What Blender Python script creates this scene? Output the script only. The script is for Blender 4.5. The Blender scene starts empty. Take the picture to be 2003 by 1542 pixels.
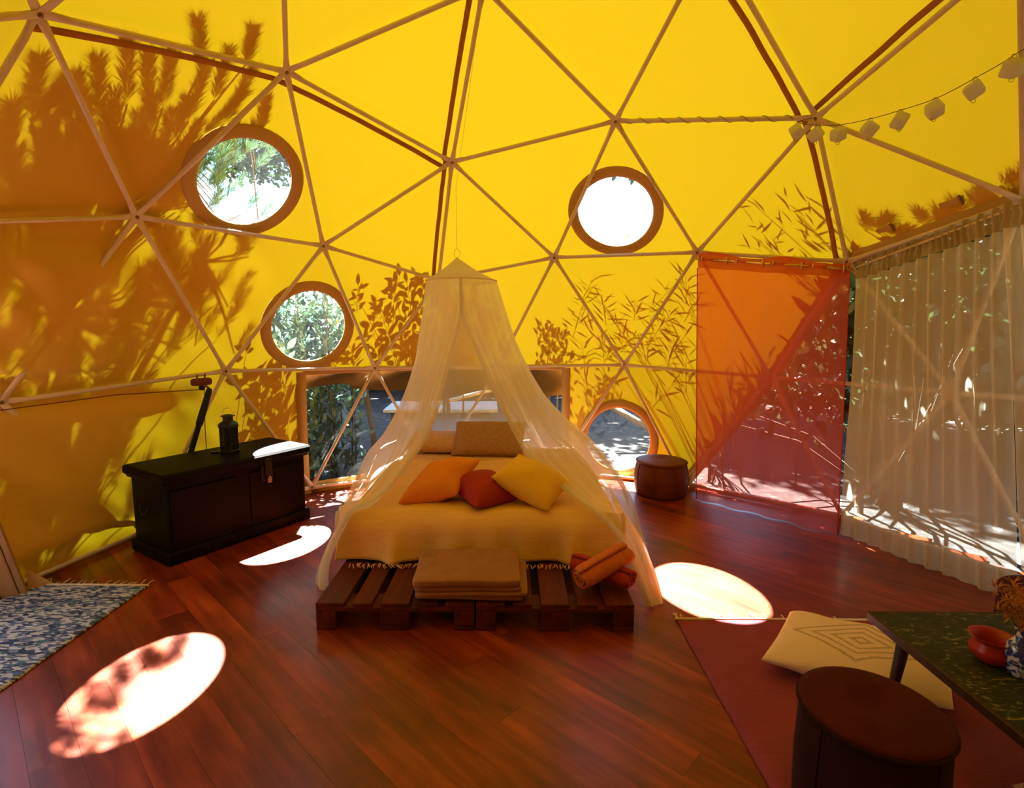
import bpy, bmesh, math, random
import numpy as np
from mathutils import Vector, Matrix, noise as mnoise

random.seed(7)
rng = np.random.default_rng(7)
SC = bpy.context.scene
COL = SC.collection
V3 = lambda *a: np.array(a, float)

# ------------------------------------------------------------------ camera
CAM = V3(0, 0, 1.5356)
PITCH, ROLL, FPX = math.radians(-7.214), math.radians(0.362), 1050.04
FW = V3(0, math.cos(PITCH), math.sin(PITCH))
_r, _u = V3(1, 0, 0), V3(0, -math.sin(PITCH), math.cos(PITCH))
RT = _r * math.cos(ROLL) + _u * math.sin(ROLL)
UP = -_r * math.sin(ROLL) + _u * math.cos(ROLL)
cam_d = bpy.data.cameras.new('camera')
cam = bpy.data.objects.new('camera', cam_d)
COL.objects.link(cam)
cam.matrix_world = Matrix(((RT[0], UP[0], -FW[0], CAM[0]), (RT[1], UP[1], -FW[1], CAM[1]),
                           (RT[2], UP[2], -FW[2], CAM[2]), (0, 0, 0, 1)))
cam_d.sensor_width = 36.0
cam_d.lens = 36.0 * FPX / 2003.0
cam_d.clip_start = 0.05
cam_d.clip_end = 300
SC.camera = cam

# ------------------------------------------------------------------ light
SUN_AZ, SUN_EL = math.radians(-9.4), math.radians(54.8)
SUN = V3(math.sin(SUN_AZ) * math.cos(SUN_EL), math.cos(SUN_AZ) * math.cos(SUN_EL), math.sin(SUN_EL))
sun_d = bpy.data.lights.new('sun', 'SUN')
sun_d.energy = 58.0
sun_d.angle = math.radians(0.53)
sun_d.color = (1.0, 0.95, 0.86)
sun_o = bpy.data.objects.new('sun', sun_d)
COL.objects.link(sun_o)
sun_o.rotation_euler = Vector(SUN).to_track_quat('Z', 'Y').to_euler()
sun_o.location = (0, 6, 12)

W = bpy.data.worlds.new('sky')
SC.world = W
W.use_nodes = True
nt = W.node_tree
nt.nodes.clear()
sky = nt.nodes.new('ShaderNodeTexSky')
sky.sky_type = 'NISHITA'
sky.sun_disc = False
sky.sun_elevation = SUN_EL
sky.sun_rotation = SUN_AZ
sky.air_density = 1.0
sky.dust_density = 0.4
bg = nt.nodes.new('ShaderNodeBackground')
bg.inputs['Strength'].default_value = 0.25
wo = nt.nodes.new('ShaderNodeOutputWorld')
nt.links.new(sky.outputs[0], bg.inputs[0])
nt.links.new(bg.outputs[0], wo.inputs[0])

SC.view_settings.view_transform = 'Standard'
SC.view_settings.look = 'None'
SC.view_settings.gamma = 1.0
SC.view_settings.use_curve_mapping = False
SC.view_settings.exposure = 2.0
cy = SC.cycles
cy.max_bounces = 7
cy.diffuse_bounces = 5
cy.adaptive_threshold = 0.04
cy.glossy_bounces = 3
cy.transmission_bounces = 6
cy.transparent_max_bounces = 24
cy.sample_clamp_indirect = 6.0
cy.caustics_reflective = False
cy.caustics_refractive = False

# ------------------------------------------------------------------ helpers
WL = {}


def ray(px, py):
    d = (px - 1001.5) / FPX * RT - (py - 771.0) / FPX * UP + FW
    return d / np.linalg.norm(d)


def fl(px, py, z=0.0):
    d = ray(px, py)
    return CAM + d * ((z - CAM[2]) / d[2])


def at(px, py, y):
    d = ray(px, py)
    return CAM + d * (y / d[1])


def tag(o, label=None, cat=None, group=None, kind=None):
    if label: o['label'] = label
    if cat: o['category'] = cat
    if group: o['group'] = group
    if kind: o['kind'] = kind
    return o


def empty(name, loc, label=None, cat=None, group=None, kind=None):
    o = bpy.data.objects.new(name, None)
    COL.objects.link(o)
    o.empty_display_size = 0.1
    o.location = loc
    WL[o.name] = V3(*loc)
    return tag(o, label, cat, group, kind)


def obj(name, vf, mat, parent=None, smooth=False, base=None, label=None, cat=None, group=None, kind=None):
    v, f = vf
    v = np.asarray(v, float).reshape(-1, 3)
    if base is None:
        mn, mx = v.min(0), v.max(0)
        base = V3((mn[0] + mx[0]) / 2, (mn[1] + mx[1]) / 2, mn[2])
    me = bpy.data.meshes.new(name)
    me.from_pydata((v - base).tolist(), [], [tuple(int(i) for i in q) for q in f])
    me.materials.append(mat)
    if smooth:
        me.polygons.foreach_set('use_smooth', [True] * len(me.polygons))
    me.update()
    o = bpy.data.objects.new(name, me)
    COL.objects.link(o)
    WL[o.name] = V3(*base)
    if parent is not None:
        o.parent = parent
        o.location = base - WL[parent.name]
    else:
        o.location = base
    return tag(o, label, cat, group, kind)


def copy_tree(o, parent=None, loc=None):
    c = o.copy()
    COL.objects.link(c)
    c.parent = parent
    if loc is not None:
        c.location = loc
    for ch in list(o.children):
        copy_tree(ch, c)
    return c


def merge(*vfs):
    V, F, n = [], [], 0
    for v, f in vfs:
        v = np.asarray(v, float).reshape(-1, 3)
        V.append(v)
        F += [tuple(int(i) + n for i in q) for q in f]
        n += len(v)
    return np.vstack(V), F


def xf(vf, loc=(0, 0, 0), rz=0.0, M=None):
    v, f = vf
    v = np.asarray(v, float)
    if M is not None:
        v = v @ np.asarray(M, float).T
    if rz:
        c, s = math.cos(rz), math.sin(rz)
        v = v @ np.array([[c, s, 0], [-s, c, 0], [0, 0, 1]])
    return v + np.asarray(loc, float), f


def box(c, s, bev=0.0, rz=0.0):
    """box centred in x,y on c and standing on c.z; bev chamfers the edges"""
    bm = bmesh.new()
    bmesh.ops.create_cube(bm, size=1.0)
    for v in bm.verts:
        v.co = Vector((v.co.x * s[0], v.co.y * s[1], (v.co.z + 0.5) * s[2]))
    if bev:
        bmesh.ops.bevel(bm, geom=bm.edges[:], offset=bev, segments=1, affect='EDGES')
    bm.verts.index_update()
    v = np.array([q.co[:] for q in bm.verts])
    f = [tuple(q.index for q in p.verts) for p in bm.faces]
    bm.free()
    return xf((v, f), c, rz)


def frame_axes(d):
    d = d / np.linalg.norm(d)
    a = V3(0, 0, 1) if abs(d[2]) < 0.9 else V3(1, 0, 0)
    x = np.cross(a, d); x /= np.linalg.norm(x)
    return x, np.cross(d, x)


def tube(pts, rad, n=8, cap=True):
    pts = np.asarray(pts, float)
    m = len(pts)
    r = np.full(m, rad, float) if np.isscalar(rad) else np.asarray(rad, float)
    V, F = [], []
    x = None
    for i in range(m):
        d = pts[min(i + 1, m - 1)] - pts[max(i - 1, 0)]
        d = d / (np.linalg.norm(d) + 1e-9)
        if x is None:
            x, y = frame_axes(d)
        else:
            x = x - d * (x @ d); x /= np.linalg.norm(x) + 1e-9
            y = np.cross(d, x)
        for k in range(n):
            a = 2 * math.pi * k / n
            V.append(pts[i] + r[i] * (math.cos(a) * x + math.sin(a) * y))
    for i in range(m - 1):
        for k in range(n):
            F.append((i * n + k, i * n + (k + 1) % n, (i + 1) * n + (k + 1) % n, (i + 1) * n + k))
    if cap:
        F.append(tuple(range(n - 1, -1, -1)))
        F.append(tuple((m - 1) * n + k for k in range(n)))
    return np.array(V), F


def lathe(prof, n=24, c=(0, 0, 0)):
    V, F = [], []
    for r, z in prof:
        for k in range(n):
            a = 2 * math.pi * k / n
            V.append((r * math.cos(a), r * math.sin(a), z))
    m = len(prof)
    for i in range(m - 1):
        for k in range(n):
            F.append((i * n + k, i * n + (k + 1) % n, (i + 1) * n + (k + 1) % n, (i + 1) * n + k))
    F.append(tuple(range(n - 1, -1, -1)))
    F.append(tuple((m - 1) * n + k for k in range(n)))
    return np.array(V) + np.asarray(c, float), F


def grid(fn, nu, nv, wrap=False):
    V = [fn(i / nu, j / nv) for j in range(nv + 1) for i in range(nu + 1)]
    F = []
    for j in range(nv):
        for i in range(nu):
            a = j * (nu + 1) + i
            F.append((a, a + 1, a + nu + 2, a + nu + 1))
    return np.array(V, float), F


def thick(vf, t):
    """give a sheet real thickness t along its vertex normals"""
    v, f = vf
    v = np.asarray(v, float)
    nrm = np.zeros_like(v)
    for q in f:
        a = np.cross(v[q[1]] - v[q[0]], v[q[2]] - v[q[0]])
        for i in q: nrm[i] += a
    nrm /= np.linalg.norm(nrm, axis=1)[:, None] + 1e-12
    n = len(v)
    edges = {}
    for q in f:
        for a, b in zip(q, q[1:] + q[:1]):
            edges[(a, b)] = 1
    F = list(f) + [tuple(i + n for i in q[::-1]) for q in f]
    for (a, b) in edges:
        if (b, a) not in edges:
            F.append((b, a, a + n, b + n))
    return np.vstack([v, v - nrm * t]), F


def rbox(size, r, n=6, wob=0.0, seed=0, freq=3.0):
    """soft rounded box, centre of its base at the origin"""
    hx, hy, hz = size[0] / 2, size[1] / 2, size[2] / 2
    V, F, idx = [], [], {}

    def add(p):
        k = tuple(np.round(p, 5))
        if k not in idx:
            idx[k] = len(V); V.append(p)
        return idx[k]
    t = np.linspace(-1, 1, n + 1)
    t = np.sign(t) * np.abs(t) ** 0.6
    for ax in range(3):
        for sg in (-1, 1):
            for i in range(n):
                for j in range(n):
                    q = []
                    for a, b in ((i, j), (i + 1, j), (i + 1, j + 1), (i, j + 1)):
                        p = [0, 0, 0]
                        p[ax] = sg; p[(ax + 1) % 3] = t[a]; p[(ax + 2) % 3] = t[b]
                        q.append(add(np.array(p)))
                    F.append(tuple(q) if sg > 0 else tuple(q[::-1]))
    out = []
    for p in V:
        P = p * np.array([hx, hy, hz])
        inner = np.clip(P, -np.array([hx - r, hy - r, hz - min(r, hz * .98)]), np.array([hx - r, hy - r, hz - min(r, hz * .98)]))
        d = P - inner
        L = np.linalg.norm(d)
        P = inner + d / L * np.array([r, r, min(r, hz * .98)]) if L > 1e-9 else P
        if wob:
            P = P + wob * np.array(mnoise.noise_vector(Vector(P * freq + seed * 3.1))[:])
        out.append(P + np.array([0, 0, hz]))
    return np.array(out), F


def cushion(o, ex, ey, th, n=14, pinch=0.10, seed=0, wr=0.006, pw=0.5):
    """pillow: o centre, ex / ey half-edge vectors, th full thickness"""
    ex, ey = np.asarray(ex, float), np.asarray(ey, float)
    nz = np.cross(ex, ey); nz /= np.linalg.norm(nz)
    V, F = [], []
    for s in (1, -1):
        for j in range(n + 1):
            for i in range(n + 1):
                u, v = math.sin((i / n * 2 - 1) * math.pi / 2), math.sin((j / n * 2 - 1) * math.pi / 2)
                uu = u * (1 - pinch * (1 - v * v)); vv = v * (1 - pinch * (1 - u * u))
                h = th / 2 * (max(0, 1 - u * u) ** pw) * (max(0, 1 - v * v) ** pw)
                w = wr * mnoise.noise(Vector((u * 2.2 + seed, v * 2.2, s * 1.7 + seed)))
                w += wr * .7 * math.sin(9 * math.atan2(v, u) + seed) * (u * u + v * v) * .5 * (1 - max(abs(u), abs(v)) ** 6)
                V.append(o + ex * uu + ey * vv + nz * s * (h + (w if h > 1e-4 else 0)))
    m = (n + 1) ** 2
    for s in (0, 1):
        for j in range(n):
            for i in range(n):
                a = s * m + j * (n + 1) + i
                q = (a, a + 1, a + n + 2, a + n + 1)
                F.append(q if s == 0 else q[::-1])
    # weld the rim
    V = np.array(V)
    mp = np.arange(2 * m)
    for j in range(n + 1):
        for i in range(n + 1):
            if i in (0, n) or j in (0, n):
                mp[m + j * (n + 1) + i] = j * (n + 1) + i
    keep = sorted(set(mp.tolist())); re = {k: i for i, k in enumerate(keep)}
    return V[keep], [tuple(re[int(mp[i])] for i in q) for q in F]


# ------------------------------------------------------------------ materials
def new_mat(name):
    m = bpy.data.materials.new(name)
    m.use_nodes = True
    t = m.node_tree
    t.nodes.clear()
    out = t.nodes.new('ShaderNodeOutputMaterial')
    return m, t, out


def N(t, typ, **kw):
    n = t.nodes.new(typ)
    for k, v in kw.items():
        if k in n.inputs: n.inputs[k].default_value = v
        else: setattr(n, k, v)
    return n


def coords(t, scale=(1, 1, 1), kind='Object', rot=(0, 0, 0)):
    tc = N(t, 'ShaderNodeTexCoord')
    mp = N(t, 'ShaderNodeMapping')
    mp.inputs['Scale'].default_value = scale
    mp.inputs['Rotation'].default_value = rot
    t.links.new(tc.outputs[kind], mp.inputs['Vector'])
    return mp.outputs[0]


def ramp(t, stops):
    r = N(t, 'ShaderNodeValToRGB')
    e = r.color_ramp.elements
    while len(e) < len(stops): e.new(0.5)
    for k, (p, c) in enumerate(stops):
        e[k].position = p
        e[k].color = (*c, 1) if len(c) == 3 else c
    return r


def pmat(name, col, rough=0.6, var=None, scale=6.0, stretch=(1, 1, 1), bump=0.0, bscale=None, metal=0.0, spec=0.5, rnd=0.0, coat=0.0):
    """principled surface, colour varied between col and var by noise; rnd varies brightness per object"""
    m, t, out = new_mat(name)
    p = N(t, 'ShaderNodeBsdfPrincipled')
    p.inputs['Roughness'].default_value = rough
    p.inputs['Metallic'].default_value = metal
    p.inputs['Specular IOR Level'].default_value = spec
    p.inputs['Coat Weight'].default_value = coat
    p.inputs['Coat Roughness'].default_value = 0.12
    p.inputs['Base Color'].default_value = (*col, 1)
    v = coords(t, stretch)
    src = None
    if var:
        nz = N(t, 'ShaderNodeTexNoise', Scale=scale, Detail=5.0, Roughness=0.6)
        t.links.new(v, nz.inputs['Vector'])
        r = ramp(t, [(0.32, col), (0.68, var)])
        t.links.new(nz.outputs['Fac'], r.inputs[0])
        src = r.outputs[0]
    if rnd:
        oi = N(t, 'ShaderNodeObjectInfo')
        hv = N(t, 'ShaderNodeHueSaturation')
        mr = N(t, 'ShaderNodeMapRange')
        mr.inputs['To Min'].default_value = 1 - rnd
        mr.inputs['To Max'].default_value = 1 + rnd
        t.links.new(oi.outputs['Random'], mr.inputs['Value'])
        t.links.new(mr.outputs[0], hv.inputs['Value'])
        if src: t.links.new(src, hv.inputs['Color'])
        else: hv.inputs['Color'].default_value = (*col, 1)
        src = hv.outputs[0]
    if src: t.links.new(src, p.inputs['Base Color'])
    if bump:
        nb = N(t, 'ShaderNodeTexNoise', Scale=bscale or scale * 4, Detail=4.0)
        t.links.new(v, nb.inputs['Vector'])
        b = N(t, 'ShaderNodeBump', Strength=bump, Distance=0.01)
        t.links.new(nb.outputs['Fac'], b.inputs['Height'])
        t.links.new(b.outputs[0], p.inputs['Normal'])
    t.links.new(p.outputs[0], out.inputs[0])
    return m


def sheer(name, dif, tra, trans, tcol=(1, 1, 1), scale=0, bump=0.0):
    """thin cloth: diffuse + translucent, with a share of open weave (transparent)"""
    m, t, out = new_mat(name)
    d = N(t, 'ShaderNodeBsdfDiffuse'); d.inputs['Color'].default_value = (*dif, 1)
    r = N(t, 'ShaderNodeBsdfTranslucent'); r.inputs['Color'].default_value = (*tra, 1)
    a = N(t, 'ShaderNodeAddShader')
    t.links.new(d.outputs[0], a.inputs[0]); t.links.new(r.outputs[0], a.inputs[1])
    last = a.outputs[0]
    if bump:
        nb = N(t, 'ShaderNodeTexNoise', Scale=scale, Detail=4.0)
        t.links.new(coords(t), nb.inputs['Vector'])
        b = N(t, 'ShaderNodeBump', Strength=bump, Distance=0.02)
        t.links.new(nb.outputs['Fac'], b.inputs['Height'])
        t.links.new(b.outputs[0], d.inputs['Normal']); t.links.new(b.outputs[0], r.inputs['Normal'])
    if trans > 0:
        tp = N(t, 'ShaderNodeBsdfTransparent'); tp.inputs['Color'].default_value = (*tcol, 1)
        mx = N(t, 'ShaderNodeMixShader'); mx.inputs[0].default_value = trans
        t.links.new(last, mx.inputs[1]); t.links.new(tp.outputs[0], mx.inputs[2])
        last = mx.outputs[0]
    t.links.new(last, out.inputs[0])
    return m


def pane_mat(name, tint, haze, gloss):
    m, t, out = new_mat(name)
    tp = N(t, 'ShaderNodeBsdfTransparent'); tp.inputs['Color'].default_value = (*tint, 1)
    r = N(t, 'ShaderNodeBsdfTranslucent'); r.inputs['Color'].default_value = (0.85, 0.93, 1, 1)
    g = N(t, 'ShaderNodeBsdfGlossy'); g.inputs['Roughness'].default_value = 0.06
    nz = N(t, 'ShaderNodeTexNoise', Scale=2.2, Detail=6.0, Roughness=0.7)
    t.links.new(coords(t, (1, 1, 1)), nz.inputs['Vector'])
    mr = N(t, 'ShaderNodeMapRange')
    mr.inputs['From Min'].default_value = 0.3; mr.inputs['From Max'].default_value = 0.75
    mr.inputs['To Min'].default_value = haze * .35; mr.inputs['To Max'].default_value = haze * 1.8
    t.links.new(nz.outputs['Fac'], mr.inputs['Value'])
    m1 = N(t, 'ShaderNodeMixShader')
    t.links.new(mr.outputs[0], m1.inputs[0])
    t.links.new(tp.outputs[0], m1.inputs[1]); t.links.new(r.outputs[0], m1.inputs[2])
    m2 = N(t, 'ShaderNodeMixShader'); m2.inputs[0].default_value = gloss
    t.links.new(m1.outputs[0], m2.inputs[1]); t.links.new(g.outputs[0], m2.inputs[2])
    t.links.new(m2.outputs[0], out.inputs[0])
    return m


M = {}
M['fabric'] = sheer('yellow_tent_fabric', (0.60, 0.32, 0.05), (0.0092, 0.0076, 0.00010), 0, scale=3.0, bump=0.05)
M['seam'] = sheer('double_tent_fabric', (0.40, 0.16, 0.015), (0.0042, 0.0016, 0.00005), 0)
M['ring'] = sheer('window_rim_fabric', (0.50, 0.29, 0.10), (0.0085, 0.0050, 0.0005), 0)
M['liner'] = sheer('loose_tent_fabric', (0.20, 0.10, 0.035), (0.0012, 0.0005, 0.0001), 0)
M['pane'] = pane_mat('hazy_clear_plastic', (0.50, 0.60, 0.65), 0.003, 0.03)
M['pane_low'] = pane_mat('slightly_hazy_plastic', (0.78, 0.88, 0.92), 0.0022, 0.03)
M['pane_clear'] = pane_mat('clear_plastic', (0.62, 0.72, 0.78), 0.0006, 0.03)
M['strut'] = pmat('cream_painted_steel', (0.66, 0.50, 0.36), 0.4, (0.58, 0.44, 0.31), 9)
M['bolt'] = pmat('dull_brown_bolt', (0.24, 0.13, 0.06), 0.45, metal=0.4)
M['net'] = sheer('white_net', (0.47, 0.435, 0.37), (0.51, 0.475, 0.41), 0.43)
M['net_solid'] = sheer('white_net_top', (0.30, 0.27, 0.22), (0.46, 0.43, 0.38), 0.22)
M['red_cloth'] = sheer('red_voile', (0.47, 0.085, 0.075), (0.48, 0.105, 0.095), 0.36, (1.0, 0.64, 0.62))
M['red_hem'] = sheer('red_voile_double', (0.45, 0.07, 0.04), (0.30, 0.05, 0.03), 0.06)
M['voile'] = sheer('cream_voile', (0.60, 0.51, 0.35), (0.37, 0.33, 0.25), 0.36)
M['voile_hem'] = sheer('cream_voile_double', (0.36, 0.27, 0.17), (0.12, 0.10, 0.06), 0.05)
M['brass'] = pmat('brushed_brass', (0.75, 0.48, 0.18), 0.3, metal=1.0)
M['pallet'] = pmat('dark_red_stained_pine', (0.125, 0.017, 0.010), 0.55, (0.060, 0.008, 0.005), 5, (6, 0.8, 4), 0.25, 20, rnd=0.25, spec=0.2)
M['sheet'] = pmat('tan_cotton', (0.78, 0.47, 0.19), 0.9, (0.70, 0.41, 0.16), 8, bump=0.1)
M['spread'] = pmat('cream_cotton_bedspread', (0.86, 0.52, 0.18), 0.9, (0.79, 0.46, 0.14), 3, (1, 14, 6), 0.35, 12)
M['knit'] = pmat('brown_knit', (0.52, 0.28, 0.14), 0.95, (0.36, 0.185, 0.085), 60, (1, 1, 1), 0.8, 90)
M['pillow'] = pmat('pale_tan_pillowcase', (0.68, 0.40, 0.21), 0.95, (0.58, 0.33, 0.16), 40, bump=0.3, bscale=80)
M['orange'] = pmat('orange_cotton', (0.78, 0.25, 0.012), 0.8, (0.70, 0.20, 0.010), 5)
M['redc'] = pmat('red_cotton', (0.36, 0.012, 0.010), 0.8, (0.30, 0.010, 0.008), 5)
M['yellowc'] = pmat('yellow_cotton', (0.80, 0.46, 0.012), 0.75, (0.74, 0.40, 0.010), 5)
M['blanket'] = pmat('taupe_fleece', (0.36, 0.155, 0.066), 1.0, (0.30, 0.125, 0.052), 14, bump=0.25, bscale=120)
M['towel_o'] = pmat('orange_towel', (0.62, 0.155, 0.03), 1.0, (0.54, 0.12, 0.02), 40, bump=0.5, bscale=150)
M['towel_r'] = pmat('crimson_towel', (0.42, 0.030, 0.030), 1.0, (0.34, 0.020, 0.022), 40, bump=0.5, bscale=150)
M['chest'] = pmat('black_brown_lacquered_wood', (0.006, 0.0026, 0.0016), 0.55, (0.003, 0.0015, 0.001), 4, (1, 5, 5), 0.08, 18, spec=0.08)
M['iron'] = pmat('black_iron', (0.012, 0.011, 0.010), 0.45, metal=0.4)
M['steel'] = pmat('dull_steel', (0.35, 0.32, 0.28), 0.35, metal=1.0)
M['wood_post'] = pmat('raw_pine_post', (0.38, 0.20, 0.09), 0.7, (0.27, 0.13, 0.055), 4, (8, 8, 0.7), 0.2, 20)
M['rope'] = pmat('dark_red_cord', (0.14, 0.022, 0.012), 0.8)
M['blackcloth'] = pmat('black_cloth', (0.010, 0.009, 0.008), 0.9)
M['leather'] = pmat('brown_leather', (0.19, 0.040, 0.014), 0.6, (0.12, 0.022, 0.008), 6, bump=0.2, bscale=40, spec=0.2)
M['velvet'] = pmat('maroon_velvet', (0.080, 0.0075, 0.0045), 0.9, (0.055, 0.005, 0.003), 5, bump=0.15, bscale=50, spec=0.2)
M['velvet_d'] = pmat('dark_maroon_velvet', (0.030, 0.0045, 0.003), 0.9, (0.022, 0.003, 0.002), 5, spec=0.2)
M['tassel'] = pmat('cream_cotton_cord', (0.78, 0.62, 0.48), 0.9)
M['cream_print'] = None
M['paper'] = sheer('white_paper', (0.45, 0.43, 0.40), (0.30, 0.29, 0.27), 0)
M['wire'] = pmat('fine_brown_wire', (0.10, 0.06, 0.03), 0.5)
M['red_glaze'] = pmat('red_glazed_clay', (0.42, 0.022, 0.012), 0.35, (0.34, 0.016, 0.010), 5)
M['tablewood'] = pmat('dark_table_wood', (0.060, 0.026, 0.013), 0.4, (0.035, 0.015, 0.008), 4, (1, 8, 8), spec=0.2)
M['straw'] = pmat('dry_rust_grass', (0.46, 0.17, 0.045), 0.9, (0.36, 0.12, 0.03), 20)
M['bark'] = pmat('grey_brown_bark', (0.13, 0.09, 0.06), 0.95, (0.07, 0.05, 0.035), 9, (3, 3, 0.7), 0.6, 14)


def leaf_mat(name, a, b, tr):
    m, t, out = new_mat(name)
    d = N(t, 'ShaderNodeBsdfPrincipled', Roughness=0.45)
    r = N(t, 'ShaderNodeBsdfTranslucent'); r.inputs['Color'].default_value = (*tr, 1)
    nz = N(t, 'ShaderNodeTexNoise', Scale=3.0, Detail=2.0)
    t.links.new(coords(t), nz.inputs['Vector'])
    rp = ramp(t, [(0.35, a), (0.65, b)])
    t.links.new(nz.outputs['Fac'], rp.inputs[0]); t.links.new(rp.outputs[0], d.inputs['Base Color'])
    mx = N(t, 'ShaderNodeMixShader'); mx.inputs[0].default_value = 0.2
    t.links.new(d.outputs[0], mx.inputs[1]); t.links.new(r.outputs[0], mx.inputs[2])
    t.links.new(mx.outputs[0], out.inputs[0])
    return m


M['needle'] = leaf_mat('pine_needles', (0.05, 0.12, 0.06), (0.09, 0.18, 0.10), (0.08, 0.16, 0.08))
M['laurel'] = leaf_mat('laurel_leaves', (0.030, 0.075, 0.055), (0.065, 0.135, 0.09), (0.07, 0.16, 0.09))
M['bamboo'] = leaf_mat('narrow_leaves', (0.07, 0.13, 0.05), (0.12, 0.20, 0.07), (0.12, 0.22, 0.06))
M['crown'] = leaf_mat('tree_leaves', (0.035, 0.075, 0.035), (0.07, 0.12, 0.05), (0.06, 0.12, 0.04))


def floor_mat():
    m, t, out = new_mat('varnished_redbrown_boards')
    p = N(t, 'ShaderNodeBsdfPrincipled', Roughness=0.3)
    p.inputs['Specular IOR Level'].default_value = 0.3
    p.inputs['Coat Weight'].default_value = 0.22
    p.inputs['Coat Roughness'].default_value = 0.22
    oi = N(t, 'ShaderNodeObjectInfo')
    tc = N(t, 'ShaderNodeTexCoord')
    ad = N(t, 'ShaderNodeVectorMath', operation='MULTIPLY_ADD')
    t.links.new(oi.outputs['Random'], ad.inputs[0])
    ad.inputs[1].default_value = (37, 53, 11)
    t.links.new(tc.outputs['Object'], ad.inputs[2])
    mp = N(t, 'ShaderNodeMapping'); mp.inputs['Scale'].default_value = (0.9, 9, 9)
    t.links.new(ad.outputs[0], mp.inputs['Vector'])
    n1 = N(t, 'ShaderNodeTexNoise', Scale=2.0, Detail=6.0, Roughness=0.6)
    t.links.new(mp.outputs[0], n1.inputs['Vector'])
    mp2 = N(t, 'ShaderNodeMapping'); mp2.inputs['Scale'].default_value = (1, 1.6, 1)
    t.links.new(ad.outputs[0], mp2.inputs['Vector'])
    n2 = N(t, 'ShaderNodeTexNoise', Scale=2.6, Detail=4.0)
    t.links.new(mp2.outputs[0], n2.inputs['Vector'])
    r1 = ramp(t, [(0.22, (0.12, 0.010, 0.002)), (0.5, (0.26, 0.029, 0.0045)), (0.78, (0.42, 0.075, 0.012))])
    t.links.new(n1.outputs['Fac'], r1.inputs[0])
    r2 = ramp(t, [(0.18, (0.35, 0.32, 0.32)), (0.80, (1.3, 1.3, 1.3))])
    t.links.new(n2.outputs['Fac'], r2.inputs[0])
    mu = N(t, 'ShaderNodeMix', data_type='RGBA', blend_type='MULTIPLY')
    mu.inputs[0].default_value = 1.0
    t.links.new(r1.outputs[0], mu.inputs[6]); t.links.new(r2.outputs[0], mu.inputs[7])
    mr = N(t, 'ShaderNodeMapRange'); mr.inputs['To Min'].default_value = 0.82; mr.inputs['To Max'].default_value = 1.15
    t.links.new(oi.outputs['Random'], mr.inputs['Value'])
    sc_ = N(t, 'ShaderNodeVectorMath', operation='SCALE')
    t.links.new(mu.outputs[2], sc_.inputs[0]); t.links.new(mr.outputs[0], sc_.inputs['Scale'])
    t.links.new(sc_.outputs[0], p.inputs['Base Color'])
    rr = N(t, 'ShaderNodeMapRange'); rr.inputs['To Min'].default_value = 0.30; rr.inputs['To Max'].default_value = 0.46
    t.links.new(n2.outputs['Fac'], rr.inputs['Value']); t.links.new(rr.outputs[0], p.inputs['Roughness'])
    b = N(t, 'ShaderNodeBump', Strength=0.18, Distance=0.004)
    t.links.new(n1.outputs['Fac'], b.inputs['Height'])
    t.links.new(b.outputs[0], p.inputs['Normal']); t.links.new(b.outputs[0], p.inputs['Coat Normal'])
    t.links.new(p.outputs[0], out.inputs[0])
    return m


M['plank'] = floor_mat()
M['deck'] = pmat('dark_subfloor', (0.03, 0.012, 0.007), 0.9)


def ground_mat():
    m, t, out = new_mat('leaf_litter_soil')
    p = N(t, 'ShaderNodeBsdfPrincipled', Roughness=0.95)
    v = coords(t)
    n1 = N(t, 'ShaderNodeTexVoronoi', Scale=14.0)
    n2 = N(t, 'ShaderNodeTexNoise', Scale=1.4, Detail=8.0, Roughness=0.7)
    t.links.new(v, n1.inputs['Vector']); t.links.new(v, n2.inputs['Vector'])
    r1 = ramp(t, [(0.0, (0.014, 0.012, 0.011)), (0.55, (0.038, 0.034, 0.030)), (0.8, (0.075, 0.068, 0.060)), (1.0, (0.26, 0.24, 0.21))])
    t.links.new(n1.outputs['Color'], r1.inputs[0])
    r2 = ramp(t, [(0.35, (0.45, 0.42, 0.4)), (0.7, (1.1, 1.05, 1.0))])
    t.links.new(n2.outputs['Fac'], r2.inputs[0])
    mu = N(t, 'ShaderNodeMix', data_type='RGBA', blend_type='MULTIPLY'); mu.inputs[0].default_value = 1
    t.links.new(r1.outputs[0], mu.inputs[6]); t.links.new(r2.outputs[0], mu.inputs[7])
    t.links.new(mu.outputs[2], p.inputs['Base Color'])
    t.links.new(p.outputs[0], out.inputs[0])
    return m


M['ground'] = ground_mat()


def rag_mat():
    m, t, out = new_mat('blue_white_rag_weave')
    p = N(t, 'ShaderNodeBsdfPrincipled', Roughness=0.95)
    v = coords(t, (34, 85, 1), rot=(0, 0, 0.35))
    n1 = N(t, 'ShaderNodeTexVoronoi', Scale=1.0)
    t.links.new(v, n1.inputs['Vector'])
    s = N(t, 'ShaderNodeSeparateColor')
    t.links.new(n1.outputs['Color'], s.inputs[0])
    r1 = ramp(t, [(0.0, (0.035, 0.045, 0.085)), (0.25, (0.09, 0.115, 0.22)), (0.42, (0.19, 0.20, 0.24)),
                  (0.56, (0.50, 0.47, 0.43)), (0.8, (0.56, 0.53, 0.48)), (0.97, (0.05, 0.16, 0.14))])
    r1.color_ramp.interpolation = 'CONSTANT'
    t.links.new(s.outputs[0], r1.inputs[0])
    t.links.new(r1.outputs[0], p.inputs['Base Color'])
    b = N(t, 'ShaderNodeBump', Strength=0.7, Distance=0.01)
    t.links.new(n1.outputs['Distance'], b.inputs['Height']); t.links.new(b.outputs[0], p.inputs['Normal'])
    t.links.new(p.outputs[0], out.inputs[0])
    return m


M['rag'] = rag_mat()


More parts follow.
